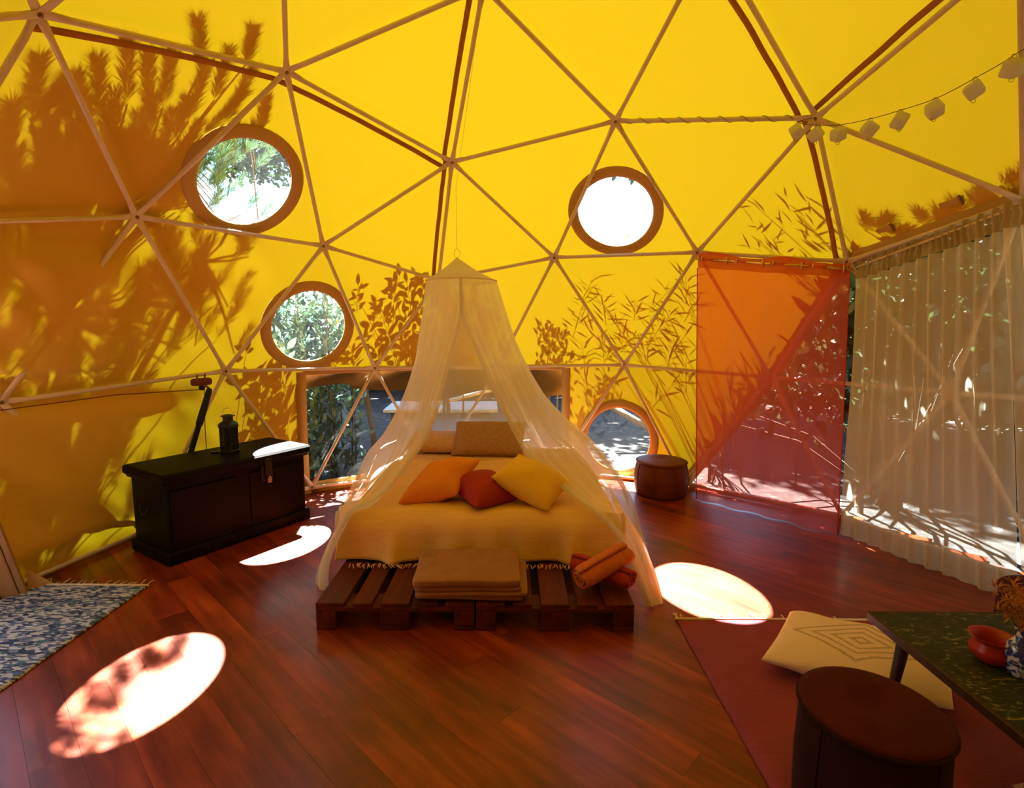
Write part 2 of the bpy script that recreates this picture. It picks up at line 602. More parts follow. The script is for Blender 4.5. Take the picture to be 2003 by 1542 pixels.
def mat_mat():
    m, t, out = new_mat('maroon_woven_cotton')
    p = N(t, 'ShaderNodeBsdfPrincipled', Roughness=0.95)
    v = coords(t)
    w = N(t, 'ShaderNodeTexWave', Scale=60.0, Distortion=1.0)
    w.bands_direction = 'Y'
    n2 = N(t, 'ShaderNodeTexNoise', Scale=5.0, Detail=4.0)
    t.links.new(v, w.inputs['Vector']); t.links.new(v, n2.inputs['Vector'])
    r = ramp(t, [(0.3, (0.24, 0.030, 0.042)), (0.7, (0.31, 0.041, 0.054))])
    t.links.new(n2.outputs['Fac'], r.inputs[0]); t.links.new(r.outputs[0], p.inputs['Base Color'])
    b = N(t, 'ShaderNodeBump', Strength=0.4, Distance=0.004)
    t.links.new(w.outputs['Fac'], b.inputs['Height']); t.links.new(b.outputs[0], p.inputs['Normal'])
    t.links.new(p.outputs[0], out.inputs[0])
    return m


M['mat'] = mat_mat()


def diamond_mat():
    """cream cotton with nested woven diamonds"""
    m, t, out = new_mat('cream_cotton_diamond_weave')
    p = N(t, 'ShaderNodeBsdfPrincipled', Roughness=0.95)
    tc = N(t, 'ShaderNodeTexCoord')
    sp = N(t, 'ShaderNodeSeparateXYZ')
    t.links.new(tc.outputs['UV'], sp.inputs[0])

    def mth(op, a, b=None):
        n = N(t, 'ShaderNodeMath', operation=op)
        for k, x in enumerate((a, b)):
            if x is None: continue
            if isinstance(x, (int, float)): n.inputs[k].default_value = x
            else: t.links.new(x, n.inputs[k])
        return n.outputs[0]
    ax = mth('ABSOLUTE', mth('SUBTRACT', sp.outputs[0], 0.5))
    ay = mth('ABSOLUTE', mth('SUBTRACT', sp.outputs[1], 0.5))
    d = mth('ADD', ax, mth('MULTIPLY', ay, 1.2))
    fr = mth('FRACT', mth('MULTIPLY', d, 9.0))
    near = mth('LESS_THAN', d, 0.44)
    line = mth('MULTIPLY', mth('LESS_THAN', mth('ABSOLUTE', mth('SUBTRACT', fr, 0.5)), 0.17), near)
    nz = N(t, 'ShaderNodeTexNoise', Scale=55.0, Detail=3.0)
    t.links.new(tc.outputs['UV'], nz.inputs['Vector'])
    line = mth('MULTIPLY', line, nz.outputs['Fac'])
    mx = N(t, 'ShaderNodeMix', data_type='RGBA')
    mx.inputs[6].default_value = (0.78, 0.54, 0.28, 1)
    mx.inputs[7].default_value = (0.22, 0.13, 0.06, 1)
    t.links.new(line, mx.inputs[0]); t.links.new(mx.outputs[2], p.inputs['Base Color'])
    t.links.new(p.outputs[0], out.inputs[0])
    return m


M['cream_print'] = diamond_mat()


def tabletop_mat():
    m, t, out = new_mat('dark_green_splatter_tabletop')
    p = N(t, 'ShaderNodeBsdfPrincipled', Roughness=0.55)
    p.inputs['Specular IOR Level'].default_value = 0.25
    v = coords(t, (5, 14, 1), rot=(0, 0, 0.5))
    n1 = N(t, 'ShaderNodeTexNoise', Scale=2.2, Detail=6.0, Roughness=0.6, Distortion=2.6)
    t.links.new(v, n1.inputs['Vector'])
    r = ramp(t, [(0.0, (0.012, 0.016, 0.006)), (0.50, (0.020, 0.024, 0.009)), (0.60, (0.060, 0.055, 0.018)), (0.64, (0.34, 0.26, 0.11)), (0.68, (0.05, 0.05, 0.015)), (1.0, (0.03, 0.035, 0.012))])
    t.links.new(n1.outputs['Fac'], r.inputs[0])
    t.links.new(r.outputs[0], p.inputs['Base Color'])
    t.links.new(p.outputs[0], out.inputs[0])
    return m


M['tabletop'] = tabletop_mat()


def vase_mat():
    m, t, out = new_mat('blue_white_porcelain')
    p = N(t, 'ShaderNodeBsdfPrincipled', Roughness=0.15)
    n1 = N(t, 'ShaderNodeTexVoronoi', Scale=26.0); n1.feature = 'SMOOTH_F1'
    nz = N(t, 'ShaderNodeTexNoise', Scale=34.0, Detail=3.0, Distortion=1.5)
    t.links.new(coords(t), nz.inputs['Vector'])
    r = ramp(t, [(0.44, (0.62, 0.62, 0.64)), (0.50, (0.03, 0.045, 0.20))])
    t.links.new(nz.outputs['Fac'], r.inputs[0]); t.links.new(r.outputs[0], p.inputs['Base Color'])
    t.links.new(p.outputs[0], out.inputs[0])
    return m


M['vase'] = vase_mat()
M['white_board'] = pmat('weathered_pale_board', (0.62, 0.62, 0.60), 0.7, (0.45, 0.45, 0.43), 6, (1, 6, 6))
M['grey_post'] = pmat('grey_painted_post', (0.22, 0.25, 0.25), 0.8, (0.16, 0.19, 0.19), 5)

# ------------------------------------------------------------------ geodesic dome
R = 3.15
CTR = V3(0.1267, 2.4156, 0.567)
YAW = 0.291997


def build_nodes():
    th = math.atan(2)
    z = V3(0, 0, 1)
    U = [V3(math.sin(th) * math.cos(a), math.sin(th) * math.sin(a), math.cos(th)) for a in np.radians([90 - 72 * k for k in range(5)])]
    L = [V3(math.sin(th) * math.cos(a), math.sin(th) * math.sin(a), -math.cos(th)) for a in np.radians([54 - 72 * k for k in range(5)])]
    faces = []
    for k in range(5):
        j = (k + 1) % 5
        faces += [(z, U[k], U[j]), (U[k], U[j], L[k]), (U[j], L[k], L[j])]
    V, tris = [], set()

    def add(p):
        p = p / np.linalg.norm(p)
        for i, q in enumerate(V):
            if np.linalg.norm(p - q) < 1e-6: return i
        V.append(p)
        return len(V) - 1
    for a, b, c in faces:
        g = {(i, j): add((a * i + b * j + c * (3 - i - j)) / 3) for i in range(4) for j in range(4 - i)}
        for i in range(3):
            for j in range(3 - i):
                tris.add(tuple(sorted((g[i, j], g[i + 1, j], g[i, j + 1]))))
                if i + j < 2: tris.add(tuple(sorted((g[i + 1, j + 1], g[i + 1, j], g[i, j + 1]))))
    V = np.array(V)
    tris = [t for t in sorted(tris) if min(V[i][2] for i in t) > -0.3]
    c, s = math.cos(YAW), math.sin(YAW)
    P = (V @ np.array([[c, s, 0], [-s, c, 0], [0, 0, 1]])) * R + CTR
    P[V[:, 2] < -0.15, 2] = 0.03
    # the frame is hand bolted: its hubs sit a few centimetres off the ideal sphere
    for i, d in {55: (.017, -.002, -.017), 69: (-.027, .004, .034), 6: (.005, -.003, -.025), 5: (0, -.002, -.016),
                 4: (.04, .002, .019), 68: (-.031, .002, .017), 67: (.023, -.001, -.011), 3: (-.008, -.002, -.018),
                 2: (-.009, -.003, -.02), 1: (-.025, -.003, -.022), 0: (.007, .006, .044), 24: (-.018, .004, .035),
                 66: (-.10, -.004, -.034), 72: (.038, .001, .006), 71: (.037, .003, .021), 15: (-.002, .002, .016),
                 14: (-.033, 0, .001), 70: (.08, .01, .03), 75: (-.033, -.005, 0), 13: (-.07, -.008, 0), 11: (-.049, -.004, 0)}.items():
        P[i] += V3(*d)
    return P, tris


ND, TRIS = build_nodes()
TA = np.array([[ND[i] - CTR for i in t] for t in TRIS])
_inv = np.array([np.linalg.inv(t.T) for t in TA])
NRAD = np.linalg.norm(ND - CTR, axis=1)
TRAD = np.array([[NRAD[i] for i in t] for t in TRIS])
BULGE, SKIN = 0.45, 0.028


def memb(d, off=0.0):
    """point of the tent skin in direction d from the dome's centre (off > 0: inwards)"""
    d = np.asarray(d, float) / np.linalg.norm(d)
    w = _inv @ d
    k = int(np.argmax(w.min(1)))
    b = np.clip(w[k], 0, None); b /= b.sum()
    p = b @ TA[k]
    rr = np.linalg.norm(p)
    q = b @ TRAD[k]
    return CTR + p / rr * (rr + (q - rr) * BULGE + SKIN - off)


CLEAR = [set(t) for t in ((0, 12, 21), (11, 12, 20), (12, 20, 21), (0, 21, 24), (20, 21, 19), (21, 24, 30), (19, 21, 30),
                          (24, 30, 23), (19, 30, 28), (23, 30, 29), (28, 29, 30))]
OPEN = [set(t) for t in ((59, 65, 66), (58, 59, 65), (52, 59, 66))]
WIN = [(-1.862, 3.887, 2.519), (0.881, 4.762, 2.528), (-1.787, 4.724, 1.534), (1.097, 5.408, 0.398)]
WDIR = [(V3(*w) - CTR) / np.linalg.norm(V3(*w) - CTR) for w in WIN]
WDM = np.array(WDIR)
RECT_AZ = (math.radians(-40.3), math.radians(7.6))
RECT_Z = (0.07, 1.105)


def az(p): return math.atan2(p[0] - CTR[0], p[1] - CTR[1])


def build_skin():
    n = 28
    idx, V, F, FC = {}, [], [], []

    def add(p):
        k = (round(p[0], 4), round(p[1], 4), round(p[2], 4))
        if k not in idx:
            idx[k] = len(V); V.append(p)
        return idx[k]
    for ti, t in enumerate(TRIS):
        st = set(t)
        if st in OPEN: continue
        clear = st in CLEAR
        m = n if not clear else 8
        ids = {}
        for i in range(m + 1):
            for j in range(m + 1 - i):
                b = np.array([i, j, m - i - j]) / m
                p = b @ TA[ti]; rr = np.linalg.norm(p); q = b @ TRAD[ti]
                rad = rr + (q - rr) * BULGE + SKIN
                P = CTR + p / rr * rad
                if not clear:
                    # slack cloth in the shaded lower left, taut elsewhere
                    a = az(P)
                    sl = max(0, min(1, (-a - 0.55) / 0.5)) * max(0, min(1, (2.35 - P[2]) / 0.5)) * (1 if a > -2.2 else 0)
                    s2 = P[0] * 0.5 + P[1] * 0.9 + P[2] * 0.9
                    w = mnoise.noise(Vector((s2 * 3.4, P[2] * 1.1 - P[1] * .9, 3.0))) * 0.035
                    w += mnoise.noise(Vector((s2 * 8.0, P[2] * 1.5 - P[1], 9.0))) * 0.014
                    e = min(b) * 3
                    # here the cloth hangs on the inner side of the struts
                    s1 = max(0, min(1, (1.06 - P[2]) / .10)) * max(0, min(1, (-a - .96) / .10)) * max(0, min(1, (P[2] - .05) / .12))
                    s3 = max(0, min(1, (P[2] - 1.19) / .09)) * max(0, min(1, (2.02 - P[2]) / .12)) * max(0, min(1, (-a - 1.13) / .05))
                    P = P - p / rr * .075 * max(s1, s3) * (1 if a > -1.62 else 0)
                    P = P + p / rr * w * sl * min(1, e * 2.5) * 1.0
                    P = P + p / rr * 0.004 * mnoise.noise(Vector(P * 2.0)) * min(1, e * 4)
                ids[i, j] = P
        lst = F if not clear else FC
        for i in range(m):
            for j in range(m - i):
                for q in (((i, j), (i + 1, j), (i, j + 1)), ((i + 1, j + 1), (i, j + 1), (i + 1, j))):
                    if q[0][0] + q[0][1] > m: continue
                    pts = [ids[k] for k in q]
                    c = sum(pts) / 3
                    if not clear:
                        dc = c - CTR
                        pj = WDM @ dc
                        if (((dc @ dc) - pj * pj < 0.131) & (pj > 0)).any(): continue
                    f = [add(x) for x in pts]
                    nn = np.cross(pts[1] - pts[0], pts[2] - pts[0])
                    if nn @ (c - CTR) > 0: f = f[::-1]
                    lst.append(f)
    return np.array(V), F, FC


SV, SF, SFC = build_skin()


def sub(V, F):
    u = sorted({i for f in F for i in f}); re = {k: i for i, k in enumerate(u)}
    return V[u], [tuple(re[i] for i in f) for f in F]


# cut the long window's rectangle out of the skin with four planes
bm = bmesh.new()
vv, ff = sub(SV, SF)
bv = [bm.verts.new(p) for p in vv]
for f in ff:
    try: bm.faces.new([bv[i] for i in f])
    except ValueError: pass
bm.faces.ensure_lookup_table()


def near():
    fs = [f for f in bm.faces if (lambda c: c.y > CTR[1] and c.z < 1.4 and RECT_AZ[0] - .15 < az(c) < RECT_AZ[1] + .15)(f.calc_center_median())]
    g = set(fs)
    for f in fs:
        g.update(f.edges); g.update(f.verts)
    return list(g)


for a_ in RECT_AZ:
    bmesh.ops.bisect_plane(bm, geom=near(), plane_co=CTR, plane_no=(math.cos(a_), -math.sin(a_), 0))
for z_ in RECT_Z:
    bmesh.ops.bisect_plane(bm, geom=near(), plane_co=(0, 0, z_), plane_no=(0, 0, 1))
kill = []
for f in bm.faces:
    c = f.calc_center_median()
    if c.y > CTR[1] and RECT_Z[0] < c.z < RECT_Z[1] and RECT_AZ[0] < az(c) < RECT_AZ[1]: kill.append(f)
kset = {f: 1 for f in kill}
bm.verts.index_update()
allv = np.array([v.co[:] for v in bm.verts])
rectF = [tuple(v.index for v in f.verts) for f in kill]
skinF = [tuple(v.index for v in f.verts) for f in bm.faces if f not in kset]
bm.free()

# ------------------------------------------------------------------ setting: ground, floor, skin, windows
obj('ground', grid(lambda u, v: V3(-45 + 90 * u, -25 + 100 * v, -0.14), 4, 4), M['ground'], kind='structure',
    label='leaf littered soil outside the dome')


def build_floor():
    root = empty('floor', (CTR[0], CTR[1], 0.0), kind='structure', label='dark red varnished plank floor')
    rad = 3.28
    obj('subfloor', lathe([(rad, -0.14), (rad, -0.022)], 64, (CTR[0], CTR[1], 0)), M['deck'], root)
    d = V3(0.72, -0.69, 0); d /= np.linalg.norm(d)
    nrm = V3(-d[1], d[0], 0)
    wdt, gap = 0.142, 0.0008
    k = 0
    rz = math.atan2(d[1], d[0])
    for i in range(-24, 25):
        o = i * wdt
        h = rad * rad - (abs(o) + wdt / 2) ** 2
        if h <= 0.02: continue
        half = math.sqrt(h)
        cuts = [-half]
        x = -half + random.uniform(0.9, 2.4)
        while x < half - 0.6:
            cuts.append(x); x += random.uniform(1.5, 2.4)
        cuts.append(half)
        for a, b in zip(cuts, cuts[1:]):
            c = V3(CTR[0], CTR[1], 0) + nrm * o + d * (a + b) / 2
            dz = random.uniform(-0.0005, 0.0)
            v, f = box((0, 0, 0), (b - a - gap, wdt - gap, 0.022))
            me_o = obj('plank', (v, f), M['plank'], root, base=V3(0, 0, 0))
            me_o.location = V3(c[0], c[1], -0.022 + dz) - WL[root.name]
            me_o.rotation_euler = (0, 0, rz)
            k += 1
    return root


build_floor()

wall = obj('wall_dome', sub(allv, skinF), M['fabric'], None, True, base=V3(CTR[0], CTR[1], 0), kind='structure',
           label='yellow translucent fabric skin of the dome')


def strip(a, b, width, name, off=0.006, lat=0.0, parent=wall, mat='seam', n=20, t0=0.0, t1=1.0):
    """band of doubled cloth welded to the skin between two directions"""
    da, db = ND[a] - CTR, ND[b] - CTR
    nn = np.cross(da, db); nn /= np.linalg.norm(nn)
    V, F = [], []
    for i in range(n + 1):
        t = t0 + (t1 - t0) * i / n
        c = da * (1 - t) + db * t
        wob = 0.004 * mnoise.noise(Vector((t * 6, a, b)))
        for s, o2 in ((-1, off), (1, off), (1, off - 0.003), (-1, off - 0.003)):
            V.append(memb(c + nn * (lat + wob + s * width / 2), o2))
        if i:
            k = (i - 1) * 4
            for e in range(4):
                F.append((k + e, k + (e + 1) % 4, k + 4 + (e + 1) % 4, k + 4 + e))
    return obj(name, (V, F), M[mat], parent, True)


for a, b, lat in ((55, 69, 0.08), (69, 6, 0.08), (6, 8, -0.062), (6, 3, 0.05), (4, 7, -0.10), (4, 26, -0.045), (4, 0, 0.075)):
    strip(a, b, 0.034, 'seam_band', lat=lat)


def round_window(k, label):
    d = WDIR[k]
    ex = np.cross(V3(0, 0, 1), d); ex /= np.linalg.norm(ex)
    ey = np.cross(d, ex)
    c0 = memb(d)
    rr = np.linalg.norm(c0 - CTR)
    root = empty('window_%d' % (k + 1), c0, kind='structure', label=label)

    def pt(r, a, off):
        return memb(d * rr + ex * r * math.cos(a) + ey * r * math.sin(a), off)
    n = 48
    V, F = [c0 + (CTR - c0) / rr * 0.004], []
    for r in (0.11, 0.22, 0.33):
        V += [pt(r, 2 * math.pi * i / n, 0.004) for i in range(n)]
    for i in range(n):
        j = (i + 1) % n
        F.append((0, 1 + i, 1 + j))
        for q in (0, 1): F.append((1 + q * n + i, 1 + (q + 1) * n + i, 1 + (q + 1) * n + j, 1 + q * n + j))
    obj('pane', (V, F), M['pane' if k < 2 else 'pane_low'], root, True)
    V, F = [], []
    prof = ((0.317, 0.006), (0.319, 0.013), (0.345, 0.017), (0.375, 0.015), (0.404, 0.008), (0.404, -0.002), (0.317, -0.004))
    for i in range(n):
        a = 2 * math.pi * i / n
        for r, o2 in prof: V.append(pt(r + 0.003 * math.sin(3 * a + k), a, o2))
    m = len(prof)
    for i in range(n):
        j = (i + 1) % n
        for q in range(m): F.append((i * m + q, j * m + q, j * m + (q + 1) % m, i * m + (q + 1) % m))
    obj('rim', (V, F), M['ring'], root, True)


for k, lab in enumerate(('round window with pine branches behind, left side of the dome', 'round window high over the bed showing pale sky',
                         'round window full of leaves above the dark chest', 'round window near the floor beside the leather pouf')):
    round_window(k, lab)

w5 = empty('window_5', memb(V3(math.sin(-.28), math.cos(-.28), -0.15)), kind='structure', label='long clear plastic window behind the bed')
obj('pane', sub(allv, rectF), M['pane_clear'], w5, True)


def rim_path(pts, wide, off=0.012, closed=False):
    pts = [np.asarray(p, float) for p in pts]
    V, F = [], []
    for i, p in enumerate(pts):
        t = pts[min(i + 1, len(pts) - 1)] - pts[max(i - 1, 0)]
        rd = (p - CTR) / np.linalg.norm(p - CTR)
        s = np.cross(t, rd); s /= np.linalg.norm(s)
        for e, o2 in ((-1, off), (1, off), (1, -0.003), (-1, -0.003)):
            V.append(memb(p + s * e * wide / 2 - CTR, o2))
        if i:
            k = (i - 1) * 4
            for e in range(4): F.append((k + e, k + (e + 1) % 4, k + 4 + (e + 1) % 4, k + 4 + e))
    return V, F


def cyl_pt(a, z):
    """skin point at azimuth a and height z"""
    h = V3(math.sin(a), math.cos(a), 0)
    r = 3.1
    for _ in range(12):
        p = memb(h * r + V3(0, 0, z - CTR[2]))
        r = math.hypot(p[0] - CTR[0], p[1] - CTR[1])
    return p


for a_, w_ in ((RECT_AZ[0] - 0.006, 0.085), (RECT_AZ[1] + 0.006, 0.085)):
    obj('rim', rim_path([cyl_pt(a_, 0.03 + 1.09 * i / 10) for i in range(11)], w_), M['ring'], w5, True)
for z_, w_ in ((1.112, 0.04), (0.075, 0.05)):
    obj('rim', rim_path([cyl_pt(RECT_AZ[0] + (RECT_AZ[1] - RECT_AZ[0]) * i / 40, z_) for i in range(41)], w_), M['ring'], w5, True)

w6 = empty('window_6', ND[21], kind='structure', label='large clear plastic panel behind the curtains')
obj('pane', sub(SV, SFC), M['pane_clear'], w6, True)
for a, b in ((0, 12), (12, 11), (0, 24)):
    strip(a, b, 0.10, 'rim', 0.010, parent=w6, mat='ring')

# rolled-up cover hanging outside along the head of the long window
fv, fF = [], []
fn = 60
for i in range(fn + 1):
    a_ = RECT_AZ[0] - .01 + (RECT_AZ[1] - RECT_AZ[0] + .02) * i / fn
    t_ = i / fn
    low = 0.86 + 0.05 * math.sin(t_ * 4.2 + .4) + 0.03 * math.sin(t_ * 13) + (0.045 if t_ < .2 else 0)
    for j in range(9):
        s_ = j / 8
        z_ = 1.12 + (low - 1.12) * s_
        p = cyl_pt(a_, max(z_, .2))
        o_ = p - CTR; o_[2] = 0; o_ /= np.linalg.norm(o_)
        fv.append(V3(p[0], p[1], z_) + o_ * (0.03 + 0.10 * s_ + 0.02 * math.sin(9 * t_ * 3 + s_ * 5)))
        if i and j:
            q = i * 9 + j
            fF.append((q - 10, q - 9, q, q - 1))
obj('window_cover', thick((fv, fF), 0.006), M['liner'], None, True, label='sagging brown cloth cover hung outside over the long window top', cat='window cover')

# ------------------------------------------------------------------ frame of struts
frame = empty('dome_frame', (CTR[0], CTR[1], 0), 'cream painted steel struts of the geodesic dome, bolted at hubs', 'frame')
EDG = sorted({tuple(sorted(e)) for t in TRIS for e in ((t[0], t[1]), (t[1], t[2]), (t[0], t[2]))})


def strut(a, b):
    pa, pb = ND[a], ND[b]
    d = pb - pa; L = np.linalg.norm(d); d /= L
    rad = ((pa + pb) / 2 - CTR); rad -= d * (rad @ d); rad /= np.linalg.norm(rad)
    sd = np.cross(d, rad)
    n = 10
    V, F = [], []
    st = [(-0.028, .012, .004), (-0.012, .021, .004), (0.05, .021, .004), (0.12, .0155, .0155), (0.5 * L, .0155, .0155), (L - 0.12, .0155, .0155), (L - 0.05, .021, .004), (L + 0.012, .021, .004), (L + 0.028, .012, .004)]
    lift = 0.003 * ((a * 7 + b * 3) % 5 - 2)
    for s, wx, wz in st:
        for k in range(n):
            an = 2 * math.pi * k / n
            V.append(pa + d * s + sd * wx * math.cos(an) + rad * (wz * math.sin(an) + lift * (1 if wz < .01 else 0)))
    m = len(st)
    for i in range(m - 1):
        for k in range(n):
            F.append((i * n + k, i * n + (k + 1) % n, (i + 1) * n + (k + 1) % n, (i + 1) * n + k))
    F.append(tuple(range(n - 1, -1, -1))); F.append(tuple((m - 1) * n + k for k in range(n)))
    return V, F


for a, b in EDG:
    if (a, b) in ((59, 65),): continue
    obj('strut', strut(a, b), M['strut'], frame, True)
for i in sorted({i for e in EDG for i in e}):
    d = (CTR - ND[i]) / np.linalg.norm(CTR - ND[i])
    obj('bolt', merge(tube([ND[i], ND[i] + d * 0.012], 0.012, 10), tube([ND[i] + d * 0.011, ND[i] + d * 0.020], 0.008, 6)), M['bolt'], frame)
# hem of cloth that closes the skin down to the deck
sk = []
for a, b in EDG:
    if ND[a][2] < .2 and ND[b][2] < .2 and {a, b} not in ({58, 65},):
        V, F = [], []
        for i in range(11):
            c = (ND[a] * (1 - i / 10) + ND[b] * i / 10) - CTR
            p = memb(c)
            for z_ in (p[2] + 0.002, -0.05):
                V.append(V3(p[0], p[1], z_))
            if i: F.append((2 * i - 2, 2 * i, 2 * i + 1, 2 * i - 1))
        sk.append(thick((V, F), 0.004))
obj('ground_hem', merge(*sk), M['seam'], wall, True)

# two toggle straps sewn to the skin above the sheer curtain
for (x0, y0, x1, y1) in ((1706, 462, 1744, 446), (1828, 412, 1878, 392)):
    def onskin(px, py):
        d = ray(px, py); o = CAM - CTR; b = o @ d; c = o @ o - (R * .985) ** 2
        return memb(CAM + d * (-b + math.sqrt(b * b - c)) - CTR, 0.01)
    a, b = onskin(x0, y0), onskin(x1, y1)
    dirn = (b - a) / np.linalg.norm(b - a)
    up = np.cross(dirn, (a - CTR) / np.linalg.norm(a - CTR))
    w = 0.016
    inn = (CTR - a) / np.linalg.norm(CTR - a)
    pts = [a + up * w, a - up * w, b + dirn * .01 - up * w * 1.3 + inn * .05, b + dirn * .02 + up * w * 1.3 + inn * .05]
    st_ = obj('toggle_strap', thick((pts, [(0, 1, 2, 3)]), 0.006), M['ring'], wall)
    obj('toggle', tube([b + inn * .05 - up * .03, b + inn * .05 + up * .03], 0.008, 8), M['bolt'], st_)

# ------------------------------------------------------------------ bed
def make_pallet():
    root = empty('pallet', (0, 0, 0), cat='pallet', group='pallets under the bed')
    bx = [(-0.3275, .145), (-0.165, .10), (0, .145), (0.165, .10), (0.3275, .145)]
    for x, w in bx:
        obj('top_board', box((x, 0, 0.122), (w, 1.2, 0.022), 0.003), M['pallet'], root)
    for y in (-0.5275, 0, 0.5275):
        obj('cross_board', box((0, y, 0.100), (0.8, .145, 0.022), 0.003), M['pallet'], root)
        for x, w in ((-0.35, .10), (0, .145), (0.35, .10)):
            obj('block', box((x, y, 0.022), (w, .145, 0.078), 0.004), M['pallet'], root)
    for x, w in ((-0.35, .10), (0, .145), (0.35, .10)):
        obj('bottom_board', box((x, 0, 0), (w, 1.2, 0.022), 0.003), M['pallet'], root)
    return root


pal = make_pallet()
for i, (x, y, lab) in enumerate(((-0.585, 3.15, 'dark red pallet under the bed, front left with folded blanket overlapping it'), (0.225, 3.15, 'dark red pallet under the bed, front right below the rolled towels'),
                                 (-0.585, 4.36, 'dark red pallet at the bed head on the chest side'), (0.225, 4.36, 'dark red pallet at the bed head on the curtain side'))):
    o = pal if i == 0 else copy_tree(pal)
    o.location = (x, y, 0)
    o['label'] = lab

BX, BZ = -0.18, 0.425
mt = rbox((1.58, 1.9, 0.265), 0.07, 8)
obj('mattress', xf(mt, (BX, 4.05, 0.145)), M['sheet'], None, True, label='thick mattress under a tan sheet on the pallets', cat='mattress')


def drop_path(s, flat, r):
    if s <= flat: return s, 0.0
    q = s - flat
    if q <= r * math.pi / 2:
        a = q / r
        return flat + r * math.sin(a), r * (1 - math.cos(a))
    return flat + r, r + (q - r * math.pi / 2)


def bedspread():
    Lx = 0.745 + 0.10 * math.pi / 2 + 0.165
    Ly = 1.20 + 0.11 * math.pi / 2 + 0.155

    def fn(u, v):
        sx = (u * 2 - 1) * Lx
        x, dzx = drop_path(abs(sx), 0.745, 0.10)
        y, dzy = drop_path(v * Ly, 1.20, 0.11)
        dz = max(dzx, dzy)
        hang = max(0, dz - 0.06) / 0.2
        x0 = x * math.copysign(1, sx)
        fold = 0.020 * mnoise.noise(Vector((x0 * 5, y * 5, 1.3))) + 0.014 * math.sin(x0 * 21 + 2 * math.sin(x0 * 5))
        # two pinched folds near the foot corners
        pin = 0.05 * math.exp(-((x0 + 0.52) / 0.05) ** 2) + 0.055 * math.exp(-((x0 - 0.53) / 0.05) ** 2)
        yo = (fold + pin + 0.02 * hang) * hang if dzy > 0.05 else 0
        xo = (0.02 * mnoise.noise(Vector((y * 6, 2.2, x0))) + 0.02 * hang) * hang if dzx > 0.05 else 0
        z = BZ - dz + 0.010 * mnoise.noise(Vector((x0 * 3, y * 3, 0)))
        if dz < 0.02: z += 0.006 * math.sin(x0 * 6 + y * 14 + 3 * mnoise.noise(Vector((x0 * 2, y * 2, 5))))
        return V3(BX + x0 + xo * math.copysign(1, sx), 4.35 - y - yo, max(z, 0.152))
    return grid(fn, 110, 90)


bs = obj('bedspread', thick(bedspread(), 0.006), M['spread'], None, True, label='cream cotton bedspread with knotted fringe covering the bed', cat='bedspread')
fr = []
for i in range(95):
    x = -0.93 + 1.52 * i / 94 + random.uniform(-.006, .006)
    y = 2.995 - 0.018 * random.random()
    if not (-.50 < x < .06):
        p0 = V3(x, y - .02, 0.162)
        fr.append(tube([p0, p0 + V3(random.uniform(-.012, .012), -.016, -.002), p0 + V3(random.uniform(-.02, .02), -.034, -.010)], [.003, .0035, .002], 4))
for i in range(80):
    x = BX - 0.74 + 1.48 * i / 79
    p0 = V3(x, 4.35, 0.428)
    fr.append(tube([p0, p0 + V3(random.uniform(-.01, .01), .014, .006), p0 + V3(random.uniform(-.015, .015), .03, .001)], [.003, .0035, .002], 4))
obj('fringe', merge(*fr), M['spread'], bs, True, kind='stuff')


def cush(name, L, T, Rr, B, th, mat, label, **k):
    L, T, Rr, B = map(np.asarray, (L, T, Rr, B))
    c = (L + T + Rr + B) / 4
    return obj(name, cushion(c, ((B - L) + (Rr - T)) / 4, ((T - L) + (Rr - B)) / 4, th, **k), M[mat], None, True, label=label, cat='cushion')


cush('cushion', (-0.15, 3.26, .600), (.062, 3.56, .67), (.375, 3.40, .515), (.240, 3.05, .455), 0.23, 'yellowc', 'bright yellow cushion leaning on the red cushion', seed=3, pinch=.09, wr=.018)
cush('cushion', (-0.675, 3.20, .450), (-.60, 3.57, .575), (-.185, 3.56, .645), (-.36, 3.19, .50), 0.23, 'orange', 'orange cushion tilted against the red cushion', seed=5, pinch=.09, wr=.018)
c_ = V3(-0.175, 3.335, .505)
a_ = math.radians(38)
obj('cushion', cushion(c_, V3(math.cos(a_), math.sin(a_), .0) * .185, V3(-math.sin(a_), math.cos(a_), .22) * .185, 0.20, seed=9), M['redc'], None, True,
    label='dark red cushion lying between the orange and yellow ones', cat='cushion')
obj('pillow', cushion(V3(-0.20, 4.66, .545), V3(.315, -.01, 0), V3(.015, .12, .125), 0.17, seed=2, pinch=.03, wr=.012, pw=.33), M['knit'], None, True,
    label='brown knitted pillow propped at the bed head', cat='pillow')
obj('pillow', cushion(V3(-0.60, 4.78, .490), V3(.33, 0, -.012), V3(0, .19, .03), 0.14, seed=4, pinch=.03, wr=.014, pw=.33), M['pillow'], None, True,
    label='pale tan pillow lying flat behind the knitted one', cat='pillow')

# folded blanket on the foot of the pallets
bl = empty('folded_blanket', (-0.22, 2.75, 0.144), 'taupe fleece blanket folded on the pallet in front of the bed', 'blanket')
for i, (dx, dy, w, d, h) in enumerate(((.015, .005, .55, .39, .030), (.025, .0, .57, .40, .030), (.0, .01, .55, .39, .030), (-.005, .015, .55, .40, .040))):
    z = 0.146 + i * 0.029
    obj('fold', xf(rbox((w, d, h), 0.014, 9, 0.008, i, 5), (-0.225 + dx, 2.765 + dy - .012 * i, z), rz=0.02 * (i - 1)), M['blanket'], bl, True)


